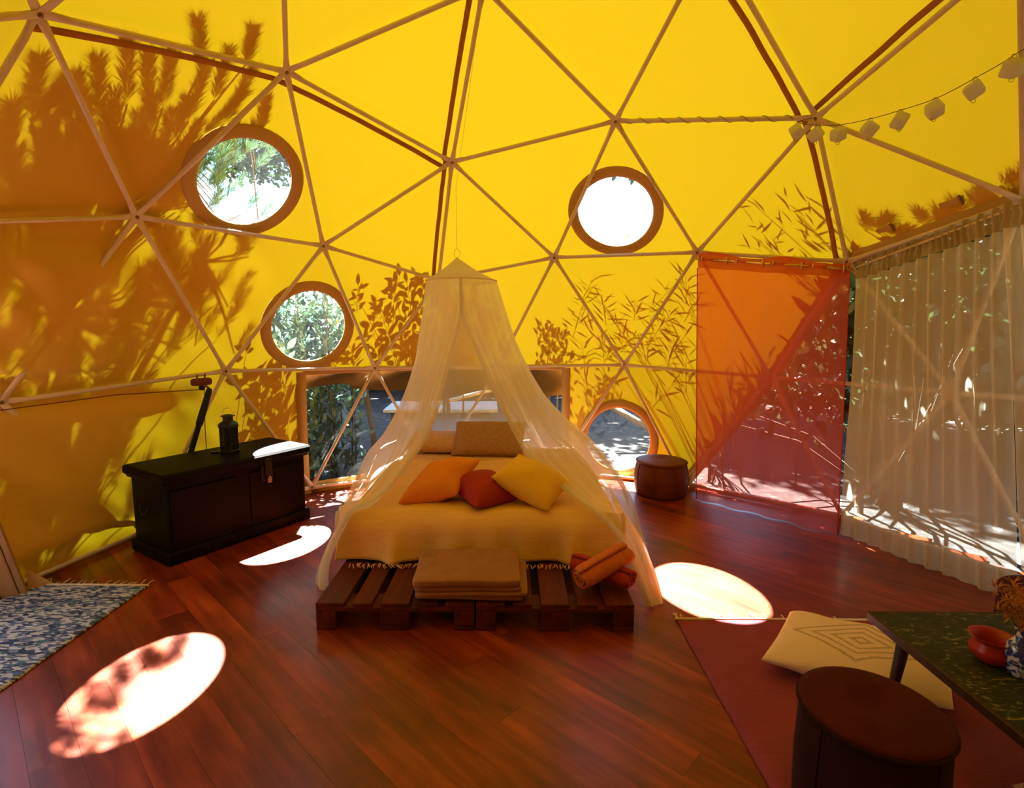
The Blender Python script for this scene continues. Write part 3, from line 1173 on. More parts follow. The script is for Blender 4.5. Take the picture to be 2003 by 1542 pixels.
def roll(name, a, b, r, mat, label):
    """towel rolled in a spiral about the axis a-b"""
    a, b = V3(*a), V3(*b)
    ax = (b - a) / np.linalg.norm(b - a)
    x, y = frame_axes(ax)
    root = empty(name, (a + b) / 2 - V3(0, 0, r), label, 'towel', 'rolled towels on the pallet')
    turns, n = 3.3, 76

    def fn(u, v):
        t = u * turns * 2 * math.pi
        rr = 0.010 + (r - 0.010) * u
        e = abs(v * 2 - 1)
        rr *= 1 - 0.10 * max(0, e - .8) / .2
        sq = 1 + 0.06 * math.sin(2 * t + 1)
        return a + (b - a) * v + rr * sq * (math.cos(t) * x + 0.88 * math.sin(t) * y) + ax * 0.006 * math.sin(t * 1.7) * (1 if e > .95 else 0)
    obj('terry_cloth', thick(grid(fn, n, 10), 0.011), M[mat], root, True)
    n2 = 14
    obj('core', tube([a + ax * .006, b - ax * .006], r * .55, n2), M[mat], root, True)
    return root


roll('rolled_towel', (.355, 2.90, .212), (.635, 2.675, .212), .064, 'towel_r', 'crimson towel rolled up under the orange one')
roll('rolled_towel', (.355, 2.64, .232), (.635, 2.80, .315), .072, 'towel_o', 'orange towel rolled up across the crimson one')

# ------------------------------------------------------------------ mosquito net
net = empty('mosquito_net', (-0.376, 4.0, 0), 'white mosquito net canopy parted over the bed', 'mosquito net')
RC, RR = V3(-0.376, 4.0, 1.862), 0.258
tip = RC + V3(-.03, 0, .165)
obj('ring', tube([RC + RR * V3(math.cos(t), math.sin(t), 0) for t in np.linspace(0, 2 * math.pi, 41)], 0.006, 6, False), M['tassel'], net, True)


def conefn(u, v):
    t = u * 2 * math.pi
    sag = 0.012 * math.sin(math.pi * v)
    rr = RR * v + 0.004
    return tip * (1 - v) + RC * v + rr * V3(math.cos(t), math.sin(t), 0) - V3(0, 0, sag)


obj('canopy_top', grid(conefn, 40, 8), M['net_solid'], net, True)
obj('hanging_loop', merge(tube([tip + V3(0, 0, .03) + .022 * V3(math.cos(t), 0, math.sin(t) * 1.4) for t in np.linspace(0, 2 * math.pi, 17)], 0.002, 5, False),
                          tube([tip + V3(0, 0, .06), tip + V3(-.01, .05, .5), ND[8]], 0.0012, 4)), M['tassel'], net, True)
LI = [(-.36, 3.742, 1.858), (-.347, 3.70, 1.62), (-.424, 3.63, 1.32), (-.528, 3.48, .888), (-.656, 3.33, .672), (-.788, 3.16, .52), (-.945, 3.03, .44), (-1.05, 2.93, .20), (-1.06, 2.90, .03)]
LO = [(-.634, 4.0, 1.862), (-.673, 3.95, 1.524), (-.755, 3.80, .943), (-.880, 3.62, .56), (-1.06, 3.42, .40), (-1.125, 3.30, .25), (-1.155, 3.2, .129), (-1.165, 3.10, .05), (-1.165, 3.04, .004)]
LB = [(-.53, 4.208, 1.862), (-.62, 4.30, 1.5), (-.78, 4.5, 1.05), (-.95, 4.7, .72), (-1.06, 4.85, .5), (-1.12, 4.95, .33), (-1.15, 5.0, .2), (-1.17, 5.02, .08), (-1.18, 5.03, .004)]
RB = [(-.22, 4.208, 1.862), (-.10, 4.30, 1.5), (.12, 4.55, 1.05), (.34, 4.75, .75), (.58, 4.92, .5), (.72, 5.0, .33), (.80, 5.06, .2), (.84, 5.10, .08), (.86, 5.12, .004)]
RO = [(-.118, 4.0, 1.862), (-.009, 3.95, 1.528), (.124, 3.90, 1.159), (.308, 3.80, .819), (.556, 3.74, .60), (.73, 3.52, .36), (.825, 3.3, .20), (.85, 3.05, .10), (.85, 2.82, .004)]
RI = [(-.352, 3.742, 1.858), (-.343, 3.70, 1.62), (-.217, 3.66, 1.319), (-.057, 3.58, .978), (.132, 3.42, .672), (.36, 3.2, .52), (.575, 2.98, .40), (.675, 2.86, .22), (.765, 2.78, .012)]


def catm(P, t):
    P = np.asarray(P, float); n = len(P) - 1
    s = min(max(t * n, 0), n - 1e-6); i = int(s); f = s - i
    p0, p1, p2, p3 = P[max(i - 1, 0)], P[i], P[i + 1], P[min(i + 2, n)]
    return 0.5 * ((2 * p1) + (-p0 + p2) * f + (2 * p0 - 5 * p1 + 4 * p2 - p3) * f * f + (-p0 + 3 * p1 - 3 * p2 + p3) * f ** 3)


def drape(curves, nu, nv, amp, freq, seed):
    def fn(u, v):
        row = [catm(c, v) for c in curves]
        p = catm(row, u)
        q = catm(row, min(1, u + .02)); q0 = catm(row, max(0, u - .02))
        r_ = catm([catm(c, min(1, v + .02)) for c in curves], u) - catm([catm(c, max(0, v - .02)) for c in curves], u)
        nn = np.cross(q - q0, r_); L = np.linalg.norm(nn)
        if L < 1e-9: return p
        ph = freq * u * 2 * math.pi + 3.0 * mnoise.noise(Vector((u * 5, v * 1.2, seed)))
        edge = min(1, 6 * min(u, 1 - u) + .15)
        a = amp * (0.15 + min(1, v * 2.2)) * edge * (0.5 + abs(mnoise.noise(Vector((u * 7, seed, 0)))) * 1.4)
        p = p + nn / L * a * math.sin(ph)
        # lie on top of the bed where the cloth crosses it
        if abs(p[0] - BX) < .86 and 3.04 < p[1] < 4.95 and p[2] < .442: p[2] = .442 + .003 * math.sin(ph)
        p[2] = max(p[2], .004)
        return p
    return grid(fn, nu, nv)


obj('drape', drape([LI, LO], 46, 60, .020, 5.0, 1.0), M['net'], net, True)
obj('drape', drape([RI, RO], 54, 60, .020, 6.0, 2.0), M['net'], net, True)
obj('back_drape', drape([LO, LB, RB, RO], 90, 50, .022, 11.0, 3.0), M['net'], net, True)
# gathered edges: narrow hem bands along both openings
for cv, s in ((LI, 1), (RI, -1)):
    def hemfn(u, v, cv=cv, s=s):
        p = catm(cv, v)
        w = (u - .5) * (0.03 + .03 * v)
        p = p + V3(w * .8 * s, -w * .3, w * .2)
        if abs(p[0] - BX) < .86 and 3.04 < p[1] < 4.95 and p[2] < .446: p[2] = .446
        p[2] = max(p[2], .006)
        return p
    obj('hem', grid(hemfn, 4, 60), M['net_solid'], net, True)

# ------------------------------------------------------------------ chest and things on it
C0, C1 = V3(-2.165, 3.235, 0), V3(-1.600, 4.140, 0)
cd = (C1 - C0) / np.linalg.norm(C1 - C0); cl = float(np.linalg.norm(C1 - C0))
cn = V3(-cd[1], cd[0], 0)
cdep, crz = 0.50, math.atan2(cd[1], cd[0])
cc = (C0 + C1) / 2 + cn * cdep / 2
ch = empty('wooden_chest', cc, 'black brown wooden trunk with metal hasp by the long window', 'chest')


def cpart(name, x, y, z, s, bev, mat, par, label=None):
    p = cc + cd * x + cn * y
    return obj(name, box((p[0], p[1], z), s, bev, crz), M[mat], par, label=label)


body = cpart('body', 0, 0.005, 0.06, (cl - .05, cdep - .04, 0.475), 0.008, 'chest', ch)
for x in (-cl / 4, cl / 4):
    cpart('front_panel', x, -(cdep - .04) / 2 + .002, 0.12, (cl / 2 - .09, .012, 0.36), 0.004, 'chest', body)
cpart('plinth', 0, 0, 0, (cl, cdep, 0.085), 0.012, 'chest', ch)
lid = cpart('lid', 0, 0, 0.535, (cl + .03, cdep + .03, 0.065), 0.014, 'chest', ch)
cpart('lid_edge', 0, 0, 0.52, (cl - .005, cdep - .005, 0.02), 0.004, 'chest', lid)
hx = 0.175
hasp = cpart('hasp', hx, -cdep / 2 - .012, 0.44, (.05, .012, .13), 0.004, 'iron', ch)
cpart('hasp_plate', hx, -cdep / 2 + .012, 0.40, (.09, .016, .12), 0.004, 'iron', ch)
p = cc + cd * hx - cn * (cdep / 2 + .022)
obj('padlock', merge(box((p[0], p[1], 0.385), (.032, .014, .034), .004, crz), tube([p + V3(0, 0, .417) + .011 * (math.cos(t) * cd + 1.3 * math.sin(t) * V3(0, 0, 1)) for t in np.linspace(0, math.pi, 9)], .003, 6)),
    M['steel'], ch, label='small steel padlock')
for s in (-1, 1):
    q = cc + cd * s * (cl / 2 + .004)
    obj('side_handle', tube([q + V3(0, 0, .36) + (.055 * math.cos(t) * cn) - V3(0, 0, .05 * math.sin(t)) + cd * s * .015 * math.sin(t) for t in np.linspace(0, math.pi, 11)], .006, 6), M['iron'], ch, True)

LP = V3(-2.085, 3.885, 0.60)
_ls = V3(1.45, 1.45, 1.18)
lan = empty('candle_lantern', LP, 'small black metal candle lantern standing on the chest', 'lantern')
LS = lambda vf: ((np.asarray(vf[0]) - LP) * _ls + LP, vf[1])
obj('base', LS(lathe([(.050, 0), (.053, .004), (.053, .014), (.046, .020)], 6, LP)), M['iron'], lan)
for k in range(6):
    a = 2 * math.pi * k / 6
    q = LP + .043 * V3(math.cos(a), math.sin(a), 0)
    obj('corner_post', LS(tube([q + V3(0, 0, .018), q + V3(0, 0, .168)], .005, 6)), M['iron'], lan)
    b = 2 * math.pi * (k + 1) / 6
    q2 = LP + .043 * V3(math.cos(b), math.sin(b), 0)
    mesh_ = []
    for j in range(3):
        c1 = q + (q2 - q) * (j + 1) / 4
        mesh_.append(tube([c1 + V3(0, 0, .02 + .0), c1 + V3(0, 0, .165)], .0035 if j != 1 else .005, 4))
    for j in range(9):
        z = .03 + j * .015
        mesh_.append(tube([q + V3(0, 0, z), q2 + V3(0, 0, z + (.012 if j % 2 else -.004))], .0024, 4))
    obj('grille', LS(merge(*mesh_)), M['iron'], lan)
obj('shoulder', LS(lathe([(.052, .160), (.054, .168), (.050, .178), (.028, .196), (.026, .200)], 6, LP)), M['iron'], lan)
obj('chimney', LS(merge(lathe([(.024, .198), (.024, .224)], 12, LP), lathe([(.014, .222), (.034, .226), (.034, .229), (.012, .238)], 16, LP))), M['iron'], lan)
obj('handle', LS(tube([LP + V3(0, 0, .236) + .034 * V3(math.cos(t) * .9, -math.cos(t) * .2, 1.25 * math.sin(t)) for t in np.linspace(-.5, math.pi + .5, 19)], .0016, 5)), M['brass'], lan, True)
obj('candle', LS(lathe([(.012, .02), (.012, .045), (.003, .047)], 12, LP)), M['tassel'], lan, True)
q = LP + V3(-.085, -.045, 0)
obj('matchbox', box(q, (.05, .028, .012), .002, 0.5), M['iron'], None, label='small dark matchbox lying beside the lantern', cat='matchbox')

# pulley, cords and black rod at the left wall
sa, sb = ND[66], ND[72]
pp = sa + (sb - sa) * .855
inn = V3(.55, -.83, 0)
pb = pp + V3(0, 0, -.055) + inn * .02
d = (sb - sa) / np.linalg.norm(sb - sa)
pul = empty('wooden_pulley', pb, 'brown wooden pulley block lashed under the left horizontal strut', 'pulley')
obj('block', xf(rbox((.16, .05, .06), .024, 5), pb - V3(0, 0, .03), math.atan2(d[1], d[0])), M['rope'], pul, True)
for s in (-.03, .03):
    c = pp + d * s
    obj('lashing', tube([c + .024 * (math.cos(t) * V3(0, 0, 1.6) + math.sin(t) * inn) - V3(0, 0, .03) for t in np.linspace(0, 2 * math.pi, 17)], .005, 6, False), M['rope'], pul, True)
obj('wheel', tube([pb - V3(0, 0, .045) - inn * .012, pb - V3(0, 0, .045) + inn * .012], .022, 14), M['iron'], pul)
r0 = V3(-2.325, 4.10, 1.045); r1 = V3(-2.53, 3.78, 0.0)
cordl = [pb - V3(0, 0, .06), (pb + at(0, 803, 3.02)) / 2 - V3(0, 0, .006), at(0, 803, 3.02), at(-120, 818, 2.75)]
obj('pull_cord', tube(cordl, .0035, 5), M['rope'], None, True, label='thin dark red cord running left from the pulley', cat='cord')
v0 = pb - V3(0, 0, .05) + d * .02
obj('pull_cord', tube([v0, v0 + V3(-.01, -.01, -.3), V3(v0[0] - .01, v0[1] - .01, .02)], .003, 5), M['rope'], None, True, label='thin red cord hanging straight down behind the chest', cat='cord')
rod = empty('black_rod', r1, 'black cloth covered rod leaning behind the chest, tied to the pulley', 'rod')
dr = r1 - r0
obj('sleeve', tube([r0, r0 + dr * .02, r0 + dr * .18, r0 + dr * .25, r0 + dr * .27, r0 + dr * .6, r0 + dr * .98, r1], [.018, .022, .026, .026, .019, .022, .024, .018], 10), M['blackcloth'], rod, True)
for k in (0, 1):
    obj('tie', tube([pb + d * (.05 - .06 * k) - V3(0, 0, .02 * k), (pb + r0) / 2 + V3(0, 0, -.012 * k), r0], .005, 5), M['rope'], rod, True)

# ------------------------------------------------------------------ rugs
def rug(x0, x1, y0, y1, z=0.0):
    def fn(u, v):
        x = x0 + (x1 - x0) * u; y = y0 + (y1 - y0) * v
        w = 0.006 * mnoise.noise(Vector((x * 9, y * 9, 1))) if min(u, 1 - u, v, 1 - v) < .02 else 0
        return V3(x + w, y + w, z + .009 + .002 * mnoise.noise(Vector((x * 6, y * 6, 0))))
    return thick(grid(fn, 26, 40), .008)


def fringe(xs, y, z, ln, seed, both=True):
    random.seed(seed)
    out = []
    for x in xs:
        k = random.choice((1, 1, 2))
        dx, dy = random.uniform(-.5, .5) * ln, ln * random.uniform(.5, 1.1)
        p = V3(x, y, z)
        if k == 1:
            out.append(tube([p, p + V3(dx * .6, dy * .5, .004), p + V3(dx, dy, -.004)], [.0035, .003, .002], 4))
        else:
            out.append(tube([p, p + V3(dx * .3, dy * .6, .008), p + V3(dx, dy, .006), p + V3(dx * 1.6, dy * .5, 0)], [.0035, .003, .003, .002], 4))
    return merge(*out)


rg = obj('rag_rug', rug(-2.83, -2.135, 1.25, 2.985), M['rag'], None, True, label='blue and white rag rug with fringed end at the left edge', cat='rug')
obj('binding', tube([V3(-2.83, 2.987, .009), V3(-2.5, 2.99, .009), V3(-2.13, 2.987, .009)], .008, 6), M['tassel'], rg, True)
obj('fringe', fringe(np.linspace(-2.81, -2.14, 17), 2.99, .009, .07, 3), M['tassel'], rg, True, kind='stuff')
mr_ = obj('maroon_mat', rug(0.872, 2.35, 0.5, 2.655), M['mat'], None, True, label='plain maroon woven floor mat with white fringe under the table', cat='rug')
obj('binding', tube([V3(.865, 2.657, .010), V3(1.5, 2.659, .010), V3(2.35, 2.657, .010)], .007, 6), M['tassel'], mr_, True)
obj('fringe', merge(fringe([.87, .88, .89, .90, 1.06, 1.09, 1.10, 1.17, 1.19, 1.28, 1.30, 1.36, 1.44, 1.52, 1.64, 1.72, 1.9, 2.0, 2.1], 2.66, .010, .065, 11)), M['tassel'], mr_, True, kind='stuff')

# floor cushion with woven diamonds
fc = cushion(V3(1.575, 2.255, .078), V3(.30, -.155, .0), V3(.165, .20, .0), 0.14, 18, .03, 6, .012, .33)
fco = obj('floor_cushion', fc, M['cream_print'], None, True, label='cream floor cushion with woven diamond pattern on the maroon mat', cat='cushion')
uv = fco.data.uv_layers.new(name='UVMap')
ex_, ey_ = V3(.30, -.155, 0), V3(.165, .20, 0)
Bi = np.linalg.inv(np.array([[ex_[0], ey_[0]], [ex_[1], ey_[1]]]))
for lp in fco.data.loops:
    co = np.array(fco.data.vertices[lp.vertex_index].co[:2]) + np.array(fco.location[:2]) - np.array([1.575, 2.255])
    s = Bi @ co
    uv.data[lp.index].uv = (s[0] / 2 + .5, s[1] / 2 + .5)
obj('floor_cushion', cushion(V3(1.80, 1.44, .06), V3(.16, .0, .0), V3(.0, .14, .0), 0.10, 10, .03, 8, .006, .35), M['pillow'], None, True,
    label='tan floor cushion half hidden under the low table', cat='cushion')


def pouf(name, c, r, h, mat, label, bulge=.04, seams=8, dent=.02, top='velvet', group=None):
    root = empty(name, c, label, 'pouf', group)
    prof = []
    n = 12
    for i in range(n + 1):
        t = i / n
        prof.append((r * (1 - .06 + bulge * math.sin(math.pi * t) / .04 * .06), h * (.02 + .90 * t)))
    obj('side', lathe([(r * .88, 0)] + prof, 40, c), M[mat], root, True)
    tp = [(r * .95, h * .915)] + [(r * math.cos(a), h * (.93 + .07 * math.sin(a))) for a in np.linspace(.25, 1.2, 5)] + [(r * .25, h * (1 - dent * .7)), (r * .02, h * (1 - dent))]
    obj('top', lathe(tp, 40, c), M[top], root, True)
    pip = tube([V3(*c) + V3((r * .965) * math.cos(t), (r * .965) * math.sin(t), h * .925) for t in np.linspace(0, 2 * math.pi, 49)], .007, 6, False)
    obj('piping', pip, M[mat], root, True)
    for k in range(seams):
        a = 2 * math.pi * k / seams + .3
        obj('seam', tube([V3(*c) + V3((q + .001) * math.cos(a), (q + .001) * math.sin(a), z) for q, z in prof], .0035, 5), M[mat], root, True)
    return root


pouf('round_pouf', (1.085, 1.475, .012), .205, .42, 'velvet_d', 'round maroon velvet pouf in front of the low table', .02, 4, .05)
pouf('leather_pouf', (1.385, 4.84, 0), .235, .335, 'leather', 'round brown leather pouf by the dome wall next to the red curtain', .07, 8, .03, 'leather')
pouf('round_pouf', (2.58, 2.36, .012), .24, .30, 'velvet_d', 'dark red pouf behind the low table at the right edge', .03, 4, .04)

# low table
TB = V3(1.79, 1.53, .012)
tb = empty('low_table', TB, 'low table with dark green splattered top and splayed legs', 'table')
x0, x1, y0, y1 = 1.442, 2.14, 0.98, 2.045
top = obj('table_top', box(((x0 + x1) / 2, (y0 + y1) / 2, .374), (x1 - x0 - .012, y1 - y0 - .012, .026), .003), M['tabletop'], tb)
for cx, cyy, sx, sy in (((x0 + .006), (y0 + y1) / 2, .016, y1 - y0), ((x1 - .006), (y0 + y1) / 2, .016, y1 - y0), ((x0 + x1) / 2, y0 + .006, x1 - x0, .016), ((x0 + x1) / 2, y1 - .006, x1 - x0, .016)):
    obj('edge_band', box((cx, cyy, .366), (sx, sy, .0345), .003), M['tablewood'], tb)
for lx, ly, ox, oy in ((x0 + .09, y1 - .10, -.03, .02), (x1 - .09, y1 - .10, .05, .05), (x0 + .09, y0 + .42, -.055, -.02), (x1 - .09, y0 + .12, .05, -.05)):
    obj('leg', tube([V3(lx, ly, .372), V3(lx + ox, ly + oy, .012)], [.026, .014], 12), M['tablewood'], tb, True)

# things on the table
bc = V3(1.655, 1.72, .40)
obj('clay_bowl', lathe([(.028, 0), (.045, .008), (.062, .03), (.064, .05), (.052, .070), (.054, .078), (.068, .090), (.070, .093), (.063, .090), (.048, .073), (.045, .05), (.03, .018), (.002, .014)], 36, bc),
    M['red_glaze'], None, True, label='round red clay bowl with flared rim on the low table', cat='bowl')
vc = V3(1.685, 1.650, .40)
obj('porcelain_vase', lathe([(.026, 0), (.030, .004), (.040, .04), (.043, .075), (.037, .105), (.022, .125), (.020, .150), (.027, .162), (.027, .164), (.018, .150), (.018, .04), (.002, .03)], 32, vc),
    M['vase'], None, True, label='small blue and white porcelain vase on the low table', cat='vase')
dg = empty('dried_grass', vc + V3(0, 0, .04), 'bunch of dried rust coloured grass standing in the vase', 'dried grass')
rs = random.Random(5)
for k in range(16):
    a = rs.uniform(0, 2 * math.pi); sp = rs.uniform(.03, .13); hh = rs.uniform(.20, .34)
    b0 = vc + V3(.008 * math.cos(a), .008 * math.sin(a), .045)
    b1 = vc + V3(.014 * math.cos(a), .014 * math.sin(a), .16)
    tp_ = vc + V3(sp * math.cos(a), sp * math.sin(a), hh)
    mid = (b1 + tp_) / 2 + V3(0, 0, .03)
    st_ = obj('stem', tube([b0, b1, mid, tp_], [.0016, .0016, .0014, .001], 5), M['straw'], dg, True)
    hv = []
    for j in range(42):
        t = rs.uniform(.35, 1.05)
        c = b1 * (1 - t) ** 2 + 2 * mid * t * (1 - t) + tp_ * t * t
        dd = V3(rs.gauss(0, 1), rs.gauss(0, 1), rs.gauss(.4, 1)); dd /= np.linalg.norm(dd)
        x, y = frame_axes(dd)
        L = rs.uniform(.02, .045)
        hv.append((np.array([c, c + dd * L * .5 + x * .003, c + dd * L, c + dd * L * .5 - x * .003]), [(0, 1, 2, 3)]))
    obj('seed_head', merge(*hv), M['straw'], st_, kind='stuff')

# ------------------------------------------------------------------ string of paper lanterns
LANT = [(1.80, 3.60, 2.775), (1.885, 3.53, 2.735), (1.975, 3.44, 2.705), (2.075, 3.30, 2.69), (2.15, 3.16, 2.685), (2.205, 2.98, 2.675), (2.24, 2.78, 2.69), (2.25, 2.59, 2.705), (2.24, 2.35, 2.75)]
sl = empty('paper_lantern_string', LANT[0], 'string of white folded paper lanterns hanging from the upper right hub', 'string lights')
wp = [V3(*ND[5]) * .03 + V3(*ND[4]) * .97]
wp = [ND[4] + V3(-.05, -.06, -.02)] + [V3(*p) + V3(0, 0, .055) for p in LANT] + [ND[26] + V3(0, 0, -.05)]
obj('wire', tube([catm(wp, t) for t in np.linspace(0, 1, 80)], .0022, 5), M['wire'], sl, True)
for k, p in enumerate(LANT):
    p = V3(*p)
    a = k * 1.3
    rot = Matrix.Rotation(a, 3, 'Z') @ Matrix.Rotation(math.radians(50), 3, 'X') @ Matrix.Rotation(math.radians(45), 3, 'Y')
    v, f = rbox((.072, .072, .072), .014, 4)
    v = (v - V3(0, 0, .036)) @ np.array(rot).T + p
    lo = obj('paper_lantern', (v, f), M['paper'], sl, True)
    for s in (1, -1):
        c = p + V3(0, 0, s * .048)
        obj('wire_loop', tube([c + .012 * V3(math.cos(t), 0, math.sin(t)) for t in np.linspace(0, 2 * math.pi, 11)], .0014, 4, False), M['wire'], lo, True)
# wire wound round the strut that leads to the string
wa, wb = ND[5], ND[4]
dd = (wb - wa) / np.linalg.norm(wb - wa); xx, yy = frame_axes(dd); Lw = np.linalg.norm(wb - wa)
obj('wound_wire', tube([wa + dd * Lw * t + .019 * (math.cos(t * 60) * xx + math.sin(t * 60) * yy) for t in np.linspace(.06, .9, 220)], .0022, 4), M['wire'], sl, True)
# loose wire from the hub down past the round window
l0, l1 = ND[5] + V3(.02, -.02, -.02), ND[5] + (ND[1] - ND[5]) * .42
obj('loose_wire', tube([l0, l0 + (l1 - l0) * .25 + V3(.0, -.01, -.05), l0 + (l1 - l0) * .7 + V3(0, -.02, -.03), l1 + V3(0, -.02, 0), l1 + V3(.0, -.01, -.25), l1 + V3(-.10, 0, -.48)], .0016, 4), M['wire'], sl, True)

# ------------------------------------------------------------------ curtains
def curtain(A, B, C, D, folds, amp, nv=60, nu=160, seed=1.0, flare=1.0, rise=None):
    """cloth from top edge A-B to bottom edge C-D with hanging folds"""
    A, B, C, D = [V3(*p) for p in (A, B, C, D)]

    def fn(u, v):
        uu = u
        top, bot = A + (B - A) * uu, C + (D - C) * uu
        p = top + (bot - top) * v
        n = np.cross((B - A), V3(0, 0, 1)); n /= np.linalg.norm(n)
        ph = folds * 2 * math.pi * (u + .012 * mnoise.noise(Vector((u * 6, v * 1.5, seed))))
        a = amp * (1 - .35 * v * flare) * (.65 + .6 * mnoise.noise(Vector((u * folds * .7, seed, v * .6))))
        p = p + n * a * math.sin(ph) + n * .03 * mnoise.noise(Vector((u * 3, v * 2.0, seed + 4))) * v
        if v < .02 and rise is not None: p[2] += rise * math.sin(ph * .5)
        p[2] = max(p[2], .006)
        return p
    return grid(fn, nu, nv)


I0, N0, Q0 = ND[1], ND[0], ND[24]
inward = V3(-.60, -.80, 0)
ra, rb = I0 + inward * .07 + V3(.03, 0, -.062), N0 + inward * .07 + V3(.02, -.02, -.062)
rodo = empty('curtain_rod', ra, 'thin brass coloured rod carrying the red curtain', 'curtain rod')
obj('pole', tube([ra - (rb - ra) * .03, rb + (rb - ra) * .02], .010, 10), M['brass'], rodo, True)
for s in (0.01, .99):
    q = ra + (rb - ra) * s
    obj('hook', tube([q + V3(0, 0, -.012), q + V3(-.012, -.012, 0), q + V3(0, 0, .07)], .003, 5), M['brass'], rodo, True)
rc = empty('red_curtain', (2.0, 4.3, 0), 'sheer red curtain hung on metal eyelets from the rod', 'curtain')
ud = (rb - ra) / np.linalg.norm(rb - ra)
tA, tB = ra + V3(0, 0, .045), rb + V3(0, 0, .045)
bC, bD = V3(1.665, 4.665, .006), V3(2.435, 3.835, .006)
hd = tA + (bC - tA) * .055, tB + (bD - tB) * .055
obj('heading', curtain(tA, tB, hd[0], hd[1], 4, .028, 8, 96, 1.0, 0, .018), M['red_hem'], rc, True)
obj('cloth', curtain(hd[0], hd[1], bC, bD, 4, .028, 70, 130, 1.0, .8), M['red_cloth'], rc, True)
for k in range(8):
    t = (k + .5 + (.22 if k % 2 else -.22)) / 8
    q = ra + (rb - ra) * t
    obj('eyelet', tube([q + .025 * (math.cos(a) * V3(0, 0, 1) + math.sin(a) * inward) + ud * .004 * math.sin(a) for a in np.linspace(0, 2 * math.pi, 17)], .0055, 6, False), M['brass'], rc, True)
nrm_ = np.cross(bD - bC, V3(0, 0, 1)); nrm_ /= np.linalg.norm(nrm_)
for e, (a, b) in enumerate(((hd[0], bC), (hd[1], bD))):
    obj('side_hem', tube([a + (b - a) * t + nrm_ * .01 for t in np.linspace(0, 1, 12)], .005, 5), M['red_hem'], rc, True)

sheer_top = [N0 + V3(.02, -.09, -.05), Q0 + V3(-.07, 0, -.05), ND[23] + V3(-.07, 0, -.05)]
sr = obj('curtain_rail', tube(sheer_top, .009, 8), M['strut'], None, True, label='thin rail along the strut carrying the sheer cream curtains', cat='curtain rail')


def sheer_panel(A, B, C, D, folds, seed, label, amp):
    root = empty('sheer_curtain', (np.array(C) + np.array(D)) / 2, label, 'curtain', 'sheer cream curtains on the right')
    A, B, C, D = [V3(*p) for p in (A, B, C, D)]
    a2, b2 = A + (C - A) * .045, B + (D - B) * .045
    obj('heading', curtain(A + V3(0, 0, .03), B + V3(0, 0, .03), a2, b2, folds * 2.2, .016, 8, 200, seed, 0, .012), M['voile_hem'], root, True)
    obj('cloth', curtain(a2, b2, C, D, folds, amp, 60, 230, seed, .55), M['voile'], root, True)
    return root


s0, s1, s2 = sheer_top
mid_ = s0 + (s1 - s0) * 1.0
sheer_panel(s0, s1 + V3(.0, -.0, 0), (2.47, 3.86, .006), (2.86, 2.86, .006), 11, 2.0, 'sheer cream curtain pleated beside the red curtain', .030)
sheer_panel(s1 + V3(-.02, .02, 0), s2, (2.885, 2.84, .006), (2.95, 1.75, .006), 12, 5.0, 'sheer cream curtain at the far right edge behind the dried grass', .03)

# ------------------------------------------------------------------ timber door post at the left
dp = empty('door_post', (-2.80, 2.86, 0), 'raw pine post of the doorway beside the rag rug', 'post')
def leaned(vf, k=(-.24, -.03)):
    v, f = vf
    return v + np.outer(v[:, 2], V3(k[0], k[1], 0)), f


obj('post', leaned(box((-2.825, 2.87, 0), (.075, .05, 1.2), .004, .5)), M['wood_post'], dp)
obj('stop_strip', leaned(box((-2.775, 2.895, 0), (.03, .03, 1.15), .003, .5)), M['wood_post'], dp)
obj('sill', box((-2.90, 2.72, 0), (.10, .40, .03), .004, .15), M['wood_post'], dp)
fl_v = [V3(-2.79, 2.93, .0), V3(-2.69, 3.01, .0), V3(-2.73, 2.98, .05), V3(-2.80, 2.95, .12)]
obj('folded_flap', thick((fl_v, [(0, 1, 2, 3)]), .004), M['ring'], dp)
# ------------------------------------------------------------------ outside: plants and yard
def outside(p, m=0.08):
    return np.linalg.norm(np.asarray(p) - CTR) > R + m


def skin_hit(px, py):
    d = ray(px, py); o = CAM - CTR; b = o @ d; c = o @ o - R ** 2
    return CAM + d * (-b + math.sqrt(b * b - c))


def needles(tufts, rg):
    """tufts: (base, tip, n, length). Thin needles brushed along each shoot."""
    VV, FF = [], []
    for base, tipp, n, ln in tufts:
        base, tipp = np.asarray(base), np.asarray(tipp)
        ax = tipp - base; L = np.linalg.norm(ax); ax /= L
        x, y = frame_axes(ax)
        t = rg.random(n) ** .8
        a = rg.random(n) * 2 * math.pi
        sp = rg.uniform(.30, .70, n)
        d = ax[None] * np.cos(sp)[:, None] + (np.cos(a)[:, None] * x + np.sin(a)[:, None] * y) * np.sin(sp)[:, None]
        l = ln * rg.uniform(.7, 1.1, n)
        s = base + ax * (t * L)[:, None]
        e = s + d * l[:, None]
        e[:, 2] -= .0
        w = np.cross(d, rg.normal(size=(n, 3))); w /= np.linalg.norm(w, axis=1)[:, None]
        w *= .0019
        m = (s + e) / 2
        k = sum(len(q) for q in VV)
        VV.append(np.stack([s, m + w, e, m - w], 1).reshape(-1, 3))
        FF += [(k + 4 * i, k + 4 * i + 1, k + 4 * i + 2, k + 4 * i + 3) for i in range(n)]
    return np.vstack(VV), FF


